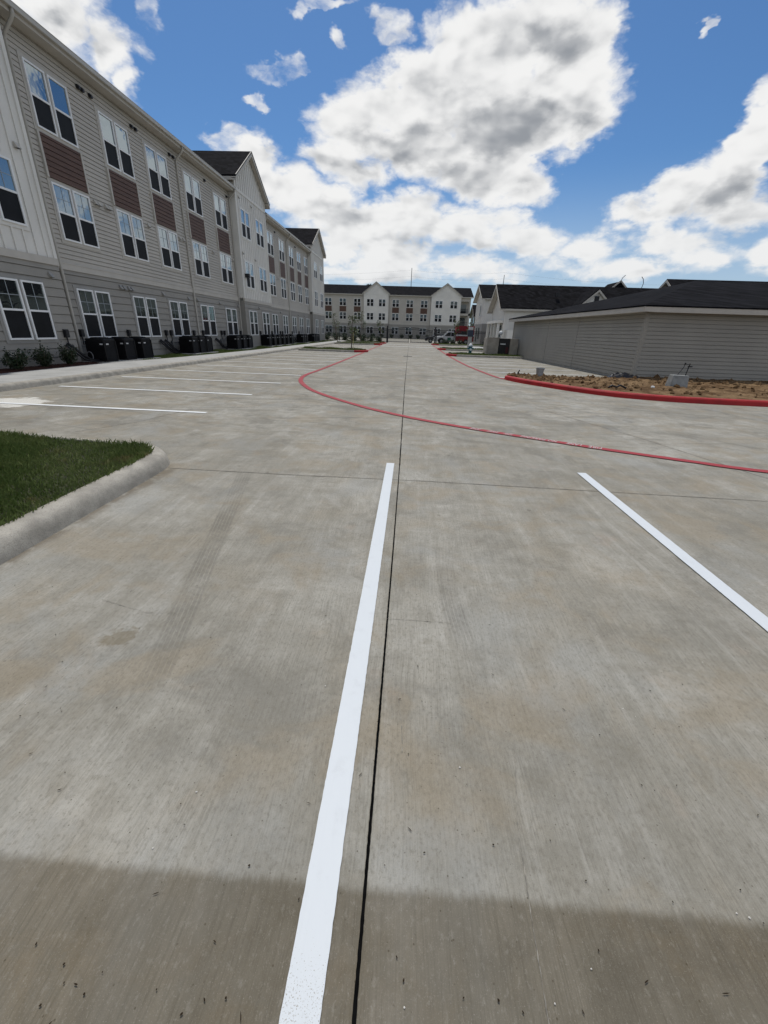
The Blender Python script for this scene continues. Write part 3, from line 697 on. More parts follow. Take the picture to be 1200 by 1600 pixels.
e = MB(T2); e.add([(15.4,-1.8,.1),(15.4,-15,.1),(15.4,-15,10.1),(15.4,-7.5,12.6),(15.4,-1.8,10.3)], [(0,1,2,3,4)]); e.build('end_wall', BEIGE, FB)
for s in (-12.75,-5.85,5.0): downspout(T2, FB, s)
for s in (-23.8,-20.,-16.2,-2.4,1.5): vent(T2, FB, s, 5.9, 0); vent(T2, FB, s+.3, 5.9, 0)
# ------------------------------------------------------------------ garage at right
GA = thing('garage_building', 'long low garage with grey tan lap siding and dark hip roof at right', 'building', (9.43,18.86,0))
A = Vector((9.43,18.86)); B = Vector((8.45,37.5)); Cc = Vector((34,19.05)); Dd = Vector((33.4,37.9))
SID = mat('garage_siding_paint', (.315,.296,.258), .65, .05, .7, .08, 150)
def wallframe(p, q):
    d = (q-p).normalized(); n = Vector((d.y,-d.x))       # outward to the right of travel
    return (lambda s, dd, z: (p.x+d.x*s+n.x*dd, p.y+d.y*s+n.y*dd, z)), (q-p).length
for p, q, nm in ((B,A,'side_wall'),(A,Cc,'front_wall')):
    Tn, L = wallframe(p, q); m = MB(Tn); lapwall(m, 0, L, .10, 2.62, .152, 0, .022, .013); m.build(nm, SID, GA)
    m = MB(Tn); m.box(-.02,-.05,-.03, L+.02,-.006,.10); m.build('foundation', PAD, GA)
    m = MB(Tn)
    if nm == 'side_wall':
        m.box(L-.10,.0,.09, L+.03,.042,2.62); m.build('corner_board', SID, GA); m = MB(Tn); m.box(0,.0,.09,.10,.042,2.62)
    else: m.box(-.041,.0,.09, .10,.042,2.62)
    m.build('corner_board', SID, GA)
    if nm == 'side_wall':
        for s in (7.9, 12.4):
            k = MB(Tn); k.box(s-.02,.0,.10, s+.02,.026,2.62); k.build('wall_joint', GTRIM, GA)
m = MB(); m.quad((Cc.x,Cc.y,0),(Dd.x,Dd.y,0),(Dd.x,Dd.y,2.6),(Cc.x,Cc.y,2.6)); m.quad((Dd.x,Dd.y,0),(B.x,B.y,0),(B.x,B.y,2.6),(Dd.x,Dd.y,2.6)); m.build('back_wall', SID, GA)
E1 = Vector((9.03,18.42,2.84)); E2 = Vector((8.02,37.95,2.84)); E3 = Vector((34.5,18.6,2.84)); E4 = Vector((33.9,38.4,2.84)); RA = Vector((14.35,24.9,4.42)); RB = Vector((28.,24.9,4.42))
m = MB(); m.add([E1,E2,E3,E4,RA,RB], [(0,4,1),(0,2,5,4),(2,3,5),(1,4,5,3)])
m.add([(p.x,p.y,p.z-.05) for p in (E1,E2,E3,E4)], [(0,1,3,2)])
for p, q in ((E1,E2),(E1,E3),(E3,E4),(E2,E4)): m.quad(p,q,q-Vector((0,0,.05)),p-Vector((0,0,.05)))
m.build('roof', ROOF, GA)
for p, q in ((E2,E1),(E1,E3)):
    d = (q-p).normalized(); n = Vector((-d.y,d.x,0)); f = MB()
    if n.dot(Vector((20,28,0))-p) < 0: n = -n
    p2 = p+n*.02; q2 = q+n*.02; z0 = 2.60; z1 = 2.785
    a = [(p2.x,p2.y),(q2.x,q2.y),((q2+n*.03).x,(q2+n*.03).y),((p2+n*.03).x,(p2+n*.03).y)]
    f.hexa([(*k,z0) for k in a], [(*k,z1) for k in a]); 
    a = [((p2+n*.03).x,(p2+n*.03).y),((q2+n*.03).x,(q2+n*.03).y),((q2+n*.5).x,(q2+n*.5).y),((p2+n*.5).x,(p2+n*.5).y)]
    f.hexa([(*k,2.612) for k in a], [(*k,2.632) for k in a]); f.build('eave_fascia', TRIM, GA)
# ------------------------------------------------------------------ gabled neighbours at right (gable ends face the drive)
def gabled(root, x0, x1, y0, y1, ze, zr, wallm, ov=.4, lower=None, zl=3.2):
    yc = (y0+y1)/2
    w = MB(); w.quad((x0,y0,0),(x1,y0,0),(x1,y0,ze),(x0,y0,ze)); w.quad((x1,y1,0),(x0,y1,0),(x0,y1,ze),(x1,y1,ze))
    for x in (x0,x1): w.add([(x,y0,0),(x,y1,0),(x,y1,ze),(x,yc,zr-.2),(x,y0,ze)], [(0,1,2,3,4)])
    s = x0+.2
    while s < x1: w.box(s-.03,y0-.03,.0,s+.03,y0-.002,ze-.02); s += .45
    s = y0+.3
    while s < y1: w.box(x0-.03,s-.03,.0,x0-.002,s+.03,ze+(zr-.25-ze)*(1-abs(s-yc)/((y1-y0)/2))-.02); s += .45
    w.build('wall', wallm, root)
    if lower:
        l = MB(); Tn = lambda s, d, z: (s, y0-.035-d, z); k = MB(Tn); lapwall(k, x0-.05, x1, .0, zl, .3); k.build('lower_wall', lower, root)
        Tm = lambda s, d, z: (x0-.035-d, s, z); k = MB(Tm); lapwall(k, y0-.05, y1, .0, zl, .3); k.build('lower_wall', lower, root)
    r = MB(); sl = (zr-ze)/((y1-y0)/2); zo = ze-ov*sl+.12
    zr2 = zr+.12
    roofslab(r, (x0-ov-.15,y0-ov,zo),(x1+ov,y0-ov,zo),(x1+ov,yc,zr2),(x0-ov-.15,yc,zr2), .08); roofslab(r, (x0-ov-.15,yc,zr2),(x1+ov,yc,zr2),(x1+ov,y1+ov,zo),(x0-ov-.15,y1+ov,zo), .08)
    r.build('roof', ROOF, root)
    f = MB(); X = x0-ov-.15
    for sg, ye in ((-1,y0-ov),(1,y1+ov)):
        f.hexa([(X-.03,yc,zr2-.30),(X-.03,ye,zo-.30),(X+.03,ye,zo-.30),(X+.03,yc,zr2-.30)], [(X-.03,yc,zr2-.085),(X-.03,ye,zo-.085),(X+.03,ye,zo-.085),(X+.03,yc,zr2-.085)])
        f.box(X+.03,min(ye,ye-sg*.03),zo-.26,x1+ov,max(ye,ye-sg*.03),zo-.085)
        f.hexa([(X+.03,yc,zr2-.14),(X+.03,ye,zo-.14),(x0,ye,zo-.14),(x0,yc,zr2-.14)], [(X+.03,yc,zr2-.11),(X+.03,ye,zo-.11),(x0,ye,zo-.11),(x0,yc,zr2-.11)])
    f.box(x0,y0-ov+.03,zo-.25,x1,y0-.03,zo-.22)
    f.build('eave_fascia', TRIM, root)
CL = thing('clubhouse', 'white board and batten building with big dark roof rising behind the garage', 'building', (9.3,46,0))
gabled(CL, 9.3, 32, 46.3, 53.0, 4.22, 6.35, OFFWHITE)
p = MB(); p.box(8.75,46.4,2.72,9.28,52.9,2.98); p.build('porch_beam', OFFWHITE, CL)
for y in (46.7,48.4,50.2,52.6):
    p = MB(); p.box(8.78,y-.12,0,9.02,y+.12,2.72); p.box(8.74,y-.16,0,9.06,y+.16,.3); p.build('porch_post', OFFWHITE, CL)
for y in (47.5,49.3,51.4):
    p = MB(); p.box(9.2,y-.5,.2,9.262,y+.5,2.5); p.build('porch_door', FARGLASS, CL)
p = MB(); p.box(9.6,45.2,.0,10.5,45.28,2.1); p.box(9.6,45.28,.0,9.68,46.25,2.1); p.build('screen_wall', OFFWHITE, CL)
p = MB()
p.add([(16.0,44.6,4.5),(18.6,44.6,4.5),(17.3,44.6,5.62)], [(0,1,2)]); p.build('dormer_wall', OFFWHITE, CL)
p = MB(); roofslab(p, (15.5,44.35,4.2),(17.3,44.35,5.82),(17.3,49.6,5.82),(15.5,49.6,4.2), .08); roofslab(p, (17.3,44.35,5.82),(19.1,44.35,4.2),(19.1,49.6,4.2),(17.3,49.6,5.82), .08); p.build('dormer_roof', ROOF, CL)
p = MB()
for sg in (-1,1): p.hexa([(17.3,44.31,5.52),(17.3+sg*1.8,44.31,3.9),(17.3+sg*1.8,44.35,3.9),(17.3,44.35,5.52)], [(17.3,44.31,5.73),(17.3+sg*1.8,44.31,4.11),(17.3+sg*1.8,44.35,4.11),(17.3,44.35,5.73)])
p.build('dormer_fascia', TRIM, CL)
p = MB(); p.box(17.1,44.54,4.7,17.5,44.59,5.2); p.build('dormer_vent', DARKM, CL)
p = MB(); p.box(14.3,47.2,5.25,14.65,47.5,5.6); p.build('roof_vent', DARKM, CL)
p = MB(); p.add([(20.6,49.9,6.3),(22.2,49.9,6.3),(21.4,49.9,7.05),(20.6,53,6.3),(22.2,53,6.3),(21.4,53,7.05)], [(0,1,2),(3,5,4),(0,2,5,3),(1,4,5,2)]); p.build('roof_peak', ROOF, CL)
p = MB()
for sg in (-1,1): p.bar((21.4,49.86,7.08),(21.4+sg*.9,49.86,6.28),.05,.14)
p.build('roof_peak_fascia', TRIM, CL)
p = MB(); p.tube([(21.4,49.9,7.0),(21.5,49.9,7.35),(21.75,49.9,7.6)],.03,6); p.tube([(23.6,49.9,6.3),(23.72,49.9,6.9),(23.6,49.9,7.3),(23.4,49.9,7.5)],.03,6); p.build('roof_antenna', DARKM, CL)
OB = thing('outbuilding', 'dark roofed building with small gable rising behind the right of the garage', 'building', (26,48,0))
gabled(OB, 25.4, 52, 43.5, 52.0, 4.4, 7.0, OFFWHITE)
TB = thing('townhouse', 'tall white gabled house with grey base beside the truck, behind the iron fence', 'building', (11.6,74,0))
gabled(TB, 11.55, 24, 74, 83, 7.0, 9.05, OFFWHITE, .45, GREY, 3.2)
w = MB(); w.box(11.46,76.4,4.4,11.52,77.6,6.0); w.build('window', FARGLASS, TB)
w = MB(); w.box(11.42,76.3,6.0,11.53,77.7,6.1); w.box(11.42,76.3,4.3,11.53,77.7,4.4); w.box(11.42,76.3,4.4,11.53,76.4,6.); w.box(11.42,77.6,4.4,11.53,77.7,6.); w.build('window_frame', VINYL, TB)
w = MB(); w.box(11.44,78.8,.4,11.49,79.8,2.6); w.box(11.44,76.2,.9,11.49,77.4,2.6); w.build('window', FARGLASS, TB)
TC = thing('townhouse', 'small far white gabled house in the gap beside the far apartment building', 'building', (18,130,0))
gabled(TC, 18.2, 30, 130, 140, 6.4, 9.3, OFFWHITE, .5, GREY, 3.3)
for z in (4.4,1.0):
    w = MB(); w.box(18.06,132,z,18.12,133.4,z+1.6); w.build('window', FARGLASS, TC)
# ------------------------------------------------------------------ air conditioners
def make_ac(label, grp):
    r = thing('air_conditioner', label, 'air conditioner', (0,0,0), grp); s = .37; h = .84
    c = MB(); cr = .07; o = []
    for cx, cy, a0 in ((s-cr,s-cr,0),(-s+cr,s-cr,90),(-s+cr,-s+cr,180),(s-cr,-s+cr,270)):
        for d in (0,30,60,90): o.append((cx+cr*math.cos(R(a0+d)), cy+cr*math.sin(R(a0+d))))
    def ring(k): return [(x*k,y*k) for x,y in o]
    n = len(o)
    def loft(M, rings):
        vs = [(x,y,z) for k,z in rings for x,y in ring(k)]; fs = []
        for i in range(len(rings)-1):
            for q in range(n): fs.append((i*n+q, i*n+(q+1)%n, (i+1)*n+(q+1)%n, (i+1)*n+q))
        fs += [tuple(range(n))[::-1], tuple((len(rings)-1)*n+q for q in range(n))]; M.add(vs, fs)
    prof = [(1.0,.0),(1.0,.06)]
    nl = 17
    for i in range(nl):
        z = .07+i*(h-.18)/nl; dz = (h-.18)/nl; prof += [(.955,z),(.99,z+dz*.35),(.99,z+dz*.55),(.955,z+dz*.9)]
    prof += [(.955,h-.10),(1.0,h-.095),(1.0,h-.03),(.96,h)]
    loft(c, prof); c.build('louvred_cabinet', AC, r)
    for cx, cy in ((1,1),(-1,1),(-1,-1),(1,-1)):
        p = MB(); p.box(min(cx*(s-.05),cx*(s+.004)),min(cy*(s-.05),cy*(s+.004)),.05,max(cx*(s-.05),cx*(s+.004)),max(cy*(s-.05),cy*(s+.004)),h-.09); p.build('corner_post', AC, r)
    t = MB(); t.lathe((0,0,h), [(.33,0),(.33,.025),(.30,.03)], 24)
    for k in range(12):
        a = R(30*k); t.bar((.05*math.cos(a),.05*math.sin(a),h+.04),(.33*math.cos(a),.33*math.sin(a),h+.02),.012)
    for q in (.10,.17,.23,.29): t.tube([(q*math.cos(R(20*k)), q*math.sin(R(20*k)), h+.04) for k in range(19)], .006, 5)
    t.build('fan_grille', AC, r)
    l = MB(); l.box(s*.55,-s*1.0-.008,h-.22, s*.85,-s*.99,h-.17); l.box(s*.99,-.24,h-.22,s*1.0+.008,-.10,h-.17); l.build('maker_plate', mat('plate_metal',(.5,.5,.5),.4), r)
    k = MB(); k.tube([(-s+.02,-.2,.18),(-s-.18,-.32,.10),(-s-.35,-.38,.30),(-s-.42,-.40,.62)], .045, 7); k.tube([(-s+.02,-.05,.18),(-s-.12,-.3,.06),(-s-.3,-.5,.25),(-s-.42,-.52,.55)], .028, 6); k.build('refrigerant_pipe', DARKM, r, smooth=True)
    return r
AC = mat('ac_black_paint', (.008,.008,.009), .5, .25, 5, spec=.15)
proto = None
groups = [([17.0,18.25,19.5],'in the row of three beside the shrubs'), ([24.1,25.0,25.85],'in the second row of three'), ([30.5,31.65,32.8],'in the third row of three before the bay'),
          ([37.6,39.0,40.4,41.9,43.3,44.8],'in the row of six past the white bay'), ([49.6,50.5,51.4],'in the row of three after the six'), ([55.4,56.3,57.2,58.1],'in the last row of four')]
for gi, (ys, desc) in enumerate(groups):
    n = len(ys)
    for k, y in enumerate(ys):
        pos = 'nearest' if k == 0 else 'farthest' if k == n-1 else 'middle' if n == 3 else ORD[k]
        lab = 'black louvred air conditioner, the %s one %s' % (pos, desc)
        if proto is None: proto = make_ac(lab, 'air conditioners along the left building'); o = proto
        else: o = copy_tree(proto); o['label'] = lab
        o.location = (-12.2, y, .17); o.rotation_euler = (0,0,random.uniform(-.03,.03))
    m = MB(); m.box(-12.9,ys[0]-.55,.03,-11.6,ys[-1]+.55,.168)
    tag(m.build('concrete_pad', PAD, bevel=.01), 'concrete pad under the air conditioners %s' % desc, 'concrete pad', 'air conditioner pads')
# insulated line sets curving out of the wall
for y, lb in ((16.2,'by the nearest shrub and downspout'),(23.1,'before the second row of air conditioners'),(23.55,'touching the second row of air conditioners'),(29.8,'before the third row of air conditioners')):
    x0 = -12.95 if y > 16.3 else -12.55
    m = MB(); m.tube([(x0,y-.5,.85),(x0+.14,y-.42,.72),(x0+.22,y-.15,.45),(x0+.32,y+.15,.24),(x0+.42,y+.6,.2)], .05, 8); m.tube([(x0+.01,y-.62,.80),(x0+.17,y-.5,.6),(x0+.3,y-.2,.3),(x0+.42,y+.1,.2),(x0+.5,y+.5,.19)], .035, 8)
    tag(m.build('pipe_bundle', DARKM, smooth=True), 'black insulated pipe bundle curving down the wall ' + lb, 'pipe', 'pipe bundles on the left wall')
m = MB(); m.tube([(-12.35+.12*math.cos(R(a)), 16.45, .38+.16*math.sin(R(a))) for a in range(-60,200,20)], .016, 6)
tag(m.build('loose_cable', mat('grey_cable',(.16,.16,.17),.5), smooth=True), 'thin grey cable loop hanging between the shrub and nearest air conditioner', 'cable')
# ------------------------------------------------------------------ plants
def leafcloud(M, c, rx, ry, rz, n, s, seed, hollow=.35, up=.2):
    r = random.Random(seed)
    for k in range(n):
        while True:
            p = Vector((r.uniform(-1,1), r.uniform(-1,1), r.uniform(-1,1)))
            if hollow < p.length < 1: break
        p = Vector((c[0]+p.x*rx, c[1]+p.y*ry, c[2]+p.z*rz))
        d = Vector((r.gauss(0,1), r.gauss(0,1), r.gauss(up,1))).normalized(); u = d.orthogonal().normalized(); u.rotate(Matrix.Rotation(r.uniform(0,6.28),3,d)); q = s*r.uniform(.6,1.3)
        v = d.cross(u)
        M.quad(p-u*q, p+v*q*.45, p+u*q, p-v*q*.45)
def shrub(x, y, z, r, h, label, group, seed, n=900, s=.035, m=None):
    t = thing('shrub', label, 'shrub', (x,y,z), group); rr = random.Random(seed)
    st = MB(); lf = MB()
    for k in range(16):
        a = rr.uniform(0,6.28); l = rr.uniform(.55,1.0); sp = rr.uniform(.25,1.0)
        tip = Vector((x+math.cos(a)*r*sp, y+math.sin(a)*r*sp, z+h*l*(1.05-.35*sp)))
        mid = Vector((x,y,z)).lerp(tip,.5)+Vector((0,0,-.06*h+.02)); st.tube([(x,y,z),mid,tip],[.012,.008,.003],5)
        for j in range(int(n/16)):
            f = rr.uniform(.25,1.04); p = (Vector((x,y,z)).lerp(mid,f*2) if f < .5 else mid.lerp(tip,f*2-1))+Vector((rr.gauss(0,.10*r),rr.gauss(0,.10*r),rr.gauss(0,.07*h)))
            d = Vector((rr.gauss(0,1),rr.gauss(0,1),rr.gauss(.3,1))).normalized(); u = d.orthogonal().normalized(); u.rotate(Matrix.Rotation(rr.uniform(0,6.28),3,d)); q = s*rr.uniform(.7,1.3); v = d.cross(u)
            lf.quad(p-u*q, p+v*q*.45, p+u*q, p-v*q*.45)
    leafcloud(lf, (x,y,z+h*.38), r*.75, r*.75, h*.36, n//2, s, seed+9, 0)
    st.build('stem', BARK, t); lf.build('foliage', m or LEAF, t)
shrub(-12.1,12.85,.15,.42,.72,'dark leafy shrub in the mulch, cut by the left edge of the photo','shrubs in the mulch bed',21)
shrub(-12.15,14.0,.15,.38,.80,'dark leafy shrub in the mulch under the double ground floor window','shrubs in the mulch bed',22)
shrub(-12.15,15.1,.15,.38,.78,'dark leafy shrub in the mulch beside the downspout and pipes','shrubs in the mulch bed',23)
shrub(-12.1,11.5,.15,.42,.75,'dark leafy shrub in the mulch outside the left edge','shrubs in the mulch bed',24)
def young_tree(x, y, z, h, r, label, seed, n=260, lean=0., stake=False):
    t = thing('young_tree', label, 'tree', (x,y,z), 'young trees along the drive'); rr = random.Random(seed); tr = MB(); cr = MB()
    top = Vector((x+lean,y,z+h*.9)); tr.tube([(x,y,z),(x+lean*.4,y,z+h*.45),top],[.045,.032,.012],7)
    for k in range(11):
        f = rr.uniform(.42,.95); b = Vector((x,y,z)).lerp(top,f); a = rr.uniform(0,6.28); L = r*rr.uniform(.6,1.2)*(1.15-.5*f)
        tip = b+Vector((math.cos(a)*L,math.sin(a)*L,L*rr.uniform(.35,.9))); tr.tube([b,b.lerp(tip,.5)+Vector((0,0,.05)),tip],[.016,.011,.004],5)
        leafcloud(cr, tip.lerp(b,.25), r*.36, r*.36, r*.34, n//11, .075, seed+k, .0)
    tr.build('trunk', BARK, t); cr.build('crown', TLEAF, t)
    if stake:
        k = MB(); k.tube([(x+.16,y-.05,z),(x+.16,y-.05,z+1.3)], .022, 6); k.build('stake', mat('stake_wood',(.5,.42,.2),.8), t)
young_tree(-4.75,36.3,.14,2.75,.55,'slender young tree with a stake on the left island with red nose',31,300,.1,True)
young_tree(-9.15,56.4,.14,3.6,.85,'slender young tree leaning by the fence left of the staked tree',32,300,-.5)
young_tree(-7.0,63.8,.14,4.2,.9,'fuller young tree behind the staked tree, before the fence',34,420,.1)
young_tree(-4.05,63.6,.14,3.1,.6,'narrow young tree by the left gate post',33,300,-.25)
young_tree(6.6,65.5,.14,3.4,.5,'short upright young tree above the bonnet of the white truck',35,420,0)
young_tree(8.6,65.3,.14,3.3,.55,'short upright young tree between white cab and red box',36,420,0)
young_tree(12.6,65.6,.14,2.9,.5,'short upright young tree right of the red box',37,380,0)
for k, (x, y, r, h) in enumerate([(-14.2,68.3,.6,1.2),(-12.7,68.6,.7,1.0),(-11.3,68.2,.75,1.25),(-9.9,68.6,.65,1.0),(-8.6,68.2,.7,1.1),(-7.2,68.5,.7,1.15),(-5.9,68.3,.75,1.0),(-4.7,68.6,.6,.8)]):
    shrub(x,y,.1,r*1.25,h*1.1,'dark rounded shrub along the left iron fence, %s one from the left building' % ORD[k],'shrubs along the iron fence',50+k,420,.085,FLEAF)
for k, x in enumerate([-21.5,-17.5,-13.5,-9.8,-7.6,-4.8,-2.2,.2,2.2,4.6]):
    shrub(x,119.2,.05,.75,1.2,'small dark shrub at the foot of the far building, %s from the left' % ORD[k],'shrubs at the far building',70+k,200,.13,FLEAF)
for k, (x, y) in enumerate([(10.6,42.5),(10.8,46.5),(10.5,55),(10.7,58.5),(10.8,62),(11.2,66)]):
    shrub(x,y,.02,.8,.95,'dark hedge shrub beside the right footpath, %s from the garage' % ORD[k],'hedge beside the right footpath',90+k,420,.075,FLEAF)
for k, (x, w_) in enumerate([(5.2,.9),(6.3,1.0),(7.4,.9)]):
    shrub(x,66.4,.13,.55,.85,'low dark shrub on the verge before the white truck, %s from the gate' % ORD[k],'low shrubs before the truck',110+k,300,.07,FLEAF)
# broad tree beyond the far building
t = thing('broad_tree', 'dark tree top rising over the far roof left of its gable', 'tree', (-17.5,190,0)); m = MB(); m.tube([(-17.5,190,0),(-17.3,190,9),(-17.5,190,17)],[.4,.3,.1],8); m.build('trunk', BARK, t)
m = MB()
for k, (dx, dz, q) in enumerate([(-1.5,16.6,1.6),(0,17.8,1.7),(1.2,16.8,1.7),(2.6,15.8,1.5),(-3,15.4,1.6),(0,15,2.4)]): leafcloud(m, (-17.5+dx,190,dz), q, q, q*.75, 420, .26, 200+k, .2)
m.build('crown', FLEAF, t)
# ------------------------------------------------------------------ fence and gate
def fence_panel(M, x0, x1, y, h, arch=0.0, z0=.08):
    n = max(2, int((x1-x0)/.125))
    top = lambda f: h+arch*math.sin(math.pi*f/2) if arch >= 0 else h-arch*math.sin(math.pi*(1-f)/2)
    for i in range(n+1):
        f = i/n; x = x0+(x1-x0)*f; M.box(x-.015,y-.012,z0, x+.015,y+.012,top(f)-.02)
    for i in range(12):
        f, q = i/12, (i+1)/12
        M.bar((x0+(x1-x0)*f,y,top(f)),(x0+(x1-x0)*q,y,top(q)),.06,.075); M.bar((x0+(x1-x0)*f,y,top(f)-.22),(x0+(x1-x0)*q,y,top(q)-.24),.05,.055)
    M.box(x0,y-.024,z0+.05,x1,y+.024,z0+.12)
def fence(x0, x1, y, h, label, npan, group='black iron fences'):
    r = thing('iron_fence', label, 'fence', (x0,y,0), group); m = MB(); fence_panel(m, x0, x1, y, h); m.build('picket_panel', DARKM, r)
    for k in range(npan+1):
        x = x0+(x1-x0)*k/npan; p = MB(); p.box(x-.06,y-.06,0,x+.06,y+.06,h+.1); p.box(x-.08,y-.08,h+.1,x+.08,y+.08,h+.15); p.build('post', DARKM, r)
fence(-16, -3.6, 70, 1.95, 'black iron picket fence behind shrubs, left of the driveway gate', 5)
fence(4.1, 26, 70, 1.95, 'black iron picket fence running right from the gate past the white truck', 8)
for sg, lb in ((-1,'left'),(1,'right')):
    r = thing('driveway_gate', '%s leaf of the black iron driveway gate with arched top' % lb, 'gate', (sg*1.9,70,0), 'driveway gate leaves')
    m = MB(); a, b = (-3.4,-.2) if sg < 0 else (.15,3.4)
    fence_panel(m, a, b, 70, 1.85, .38 if sg < 0 else -.38); m.build('picket_panel', DARKM, r)
    q = MB(); q.box(a-.035,69.97,.06,a+.035,70.03,1.9); q.box(b-.035,69.97,.06,b+.035,70.03,2.0); q.build('gate_stile', DARKM, r)
for x, lb in ((-3.5,'left'),(3.9,'right')):
    m = MB(); m.box(x-.1,69.85,0,x+.1,70.15,2.35); m.box(x-.13,69.82,2.35,x+.13,70.18,2.42)
    tag(m.build('gate_post', DARKM), 'thick black gate post on the %s side of the driveway' % lb, 'post', 'driveway gate posts')
# ------------------------------------------------------------------ truck and car
def wheel(root, x, y, r=.4, w=.26):
    t = MB(); q = MB()
    prof = [(r*.55,-w/2),(r*.93,-w/2),(r,-w/2+.04),(r,w/2-.04),(r*.93,w/2),(r*.55,w/2)]
    t.lathe((0,0,0), prof, 22); t.v = [(x+a, y+c, r+b) for a,b,c in t.v]; o = t.build('wheel', mat('tyre_rubber',(.015,.015,.015),.85), root)
    q.lathe((0,0,0), [(.05,-w/2-.01),(r*.5,-w/2),(r*.56,-w/2+.02),(r*.56,w/2-.02),(r*.5,w/2)], 16); q.v = [(x+a, y+c, r+b) for a,b,c in q.v]; q.build('rim', mat('wheel_alloy',(.35,.35,.36),.35,metal=.7), o)
TR = thing('pickup_truck', 'white cab pickup truck with a tall red box body parked beyond the gate', 'truck', (6.8,72,0))
TX, TY = 3.9, 71.2                                # nose at -x
wp = mat('truck_white_paint', (.74,.75,.76), .3, .03, 2); rp = mat('truck_red_paint', (.26,.006,.012), .45, .2, 1.5)
b = MB(); prof = [(.0,.42),(.02,.95),(.12,1.08),(1.35,1.18),(1.95,1.80),(2.15,1.86),(3.0,1.86),(3.12,1.78),(3.2,1.15),(3.25,.42),(1.75,.36),(1.68,.62),(1.45,.86),(1.1,.93),(.75,.86),(.52,.62),(.45,.36)]
b.prism([(TX+x,z) for x,z in prof], TY, TY+1.95, 1); b.build('cab_body', wp, TR, bevel=.05)
g_ = MB(); g_.prism([(TX+x,z) for x,z in [(1.55,1.20),(2.02,1.72),(2.5,1.74),(2.5,1.20)]], TY-.012, TY-.004, 1); g_.prism([(TX+x,z) for x,z in [(2.58,1.20),(2.58,1.74),(2.98,1.74),(3.05,1.20)]], TY-.012, TY-.004, 1)
g_.quad((TX+1.36,TY+.15,1.22),(TX+1.36,TY+1.8,1.22),(TX+1.90,TY+1.7,1.78),(TX+1.90,TY+.25,1.78)); g_.build('side_window', CARGLASS, TR)
d_ = MB(); d_.box(TX+2.0,TY-.016,.55,TX+2.55,TY-.003,1.0); d_.build('door_emblem', mat('green_emblem',(.02,.12,.07),.5), TR)
k = MB(); k.box(TX-.07,TY+.05,.42,TX+.03,TY+1.9,.68); k.build('bumper', mat('chrome_bumper',(.5,.5,.5),.3,metal=.8), TR, bevel=.02)
for yy in (TY+.05,TY+1.5):
    k = MB(); k.box(TX-.02,yy,.80,TX+.06,yy+.4,.98); k.build('headlight', mat('lamp_glass',(.6,.62,.64),.15), TR)
k = MB(); k.box(TX+3.3,TY,.5,TX+6.1,TY+1.98,1.22); k.box(TX+3.3,TY-.02,1.16,TX+6.12,TY+2.0,1.24); k.build('lower_bed', rp, TR, bevel=.02)
k = MB(); k.box(TX+3.3,TY+1.85,1.24,TX+6.1,TY+1.95,2.75); k.box(TX+6.0,TY+.02,1.24,TX+6.1,TY+1.85,2.75); k.box(TX+3.3,TY+.02,1.9,TX+3.4,TY+1.85,2.75)
for x in (3.9,4.5,5.1,5.7): k.box(TX+x,TY+1.79,1.24,TX+x+.1,TY+1.85,2.75)
k.box(TX+3.3,TY+1.78,2.68,TX+6.1,TY+1.85,2.76); k.build('box_body', rp, TR)
k = MB()
for x in (3.45,4.5,5.4): k.box(TX+x,TY-.03,1.3,TX+x+.75,TY-.015,1.44)
k.box(TX+3.3,TY-.012,1.28,TX+6.1,TY+.0,1.46); k.build('rail_stripe', wp, TR)
k = MB(); k.box(TX+3.6,TY+.3,1.24,TX+5.6,TY+1.4,1.75); k.box(TX+4.2,TY+.4,1.75,TX+5.0,TY+1.2,1.95); k.build('tool_load', DARKM, TR, bevel=.04)
for x in (1.1,4.95):
    for y in (TY+.12,TY+1.83): wheel(TR, TX+x, y, .42)
CA = thing('parked_car', 'dark car with sloping rear parked behind the white truck', 'car', (4.5,77,0))
cx, cy = 2.6, 77.0; cp = mat('car_dark_paint', (.012,.013,.016), .28, .1, 2)
b = MB(); prof = [(0,.35),(.02,.75),(.25,.92),(1.2,1.02),(1.9,1.45),(2.5,1.56),(3.6,1.56),(4.4,1.42),(4.75,1.0),(4.8,.4),(4.35,.33),(4.25,.6),(3.95,.74),(3.6,.68),(3.4,.33),(1.35,.33),(1.25,.6),(.95,.74),(.6,.68),(.42,.33)]
b.prism([(cx+x,z) for x,z in prof], cy, cy+1.85, 1); b.build('body', cp, CA, bevel=.05)
k = MB(); k.prism([(cx+x,z) for x,z in [(1.45,1.06),(2.0,1.4),(2.6,1.48),(3.6,1.48),(4.3,1.36),(4.45,1.08)]], cy-.012, cy-.004, 1); k.build('side_window', CARGLASS, CA)
for x in (.95,3.9):
    for y in (cy+.1,cy+1.75): wheel(CA, cx+x, y, .34, .22)
# ------------------------------------------------------------------ small things at right
H = thing('fire_hydrant', 'teal fire hydrant with white bonnet on the right grass island', 'hydrant', (4.85,35.7,.13))
teal = mat('hydrant_teal_paint', (.02,.13,.16), .45, .15, 6); hw_ = mat('hydrant_white_paint', (.72,.74,.74), .45, .08, 6)
m = MB(); m.lathe((4.85,35.7,.13), [(.19,0),(.19,.05),(.13,.06),(.125,.52),(.17,.53),(.17,.58),(.14,.59)], 18); m.build('barrel', teal, H, smooth=False)
m = MB(); m.lathe((4.85,35.7,.72), [(.16,0),(.155,.06),(.12,.14),(.06,.19),(.035,.20),(.035,.27)], 18); m.build('bonnet', hw_, H)
for sx in (-1,1):
    m = MB(); m.tube([(4.85+sx*.1,35.7,.55),(4.85+sx*.25,35.7,.55)], .065, 10); m.build('side_outlet', teal, H)
m = MB(); m.tube([(4.85,35.6,.48),(4.85,35.42,.48)], .09, 12); m.build('pumper_outlet', hw_, H)
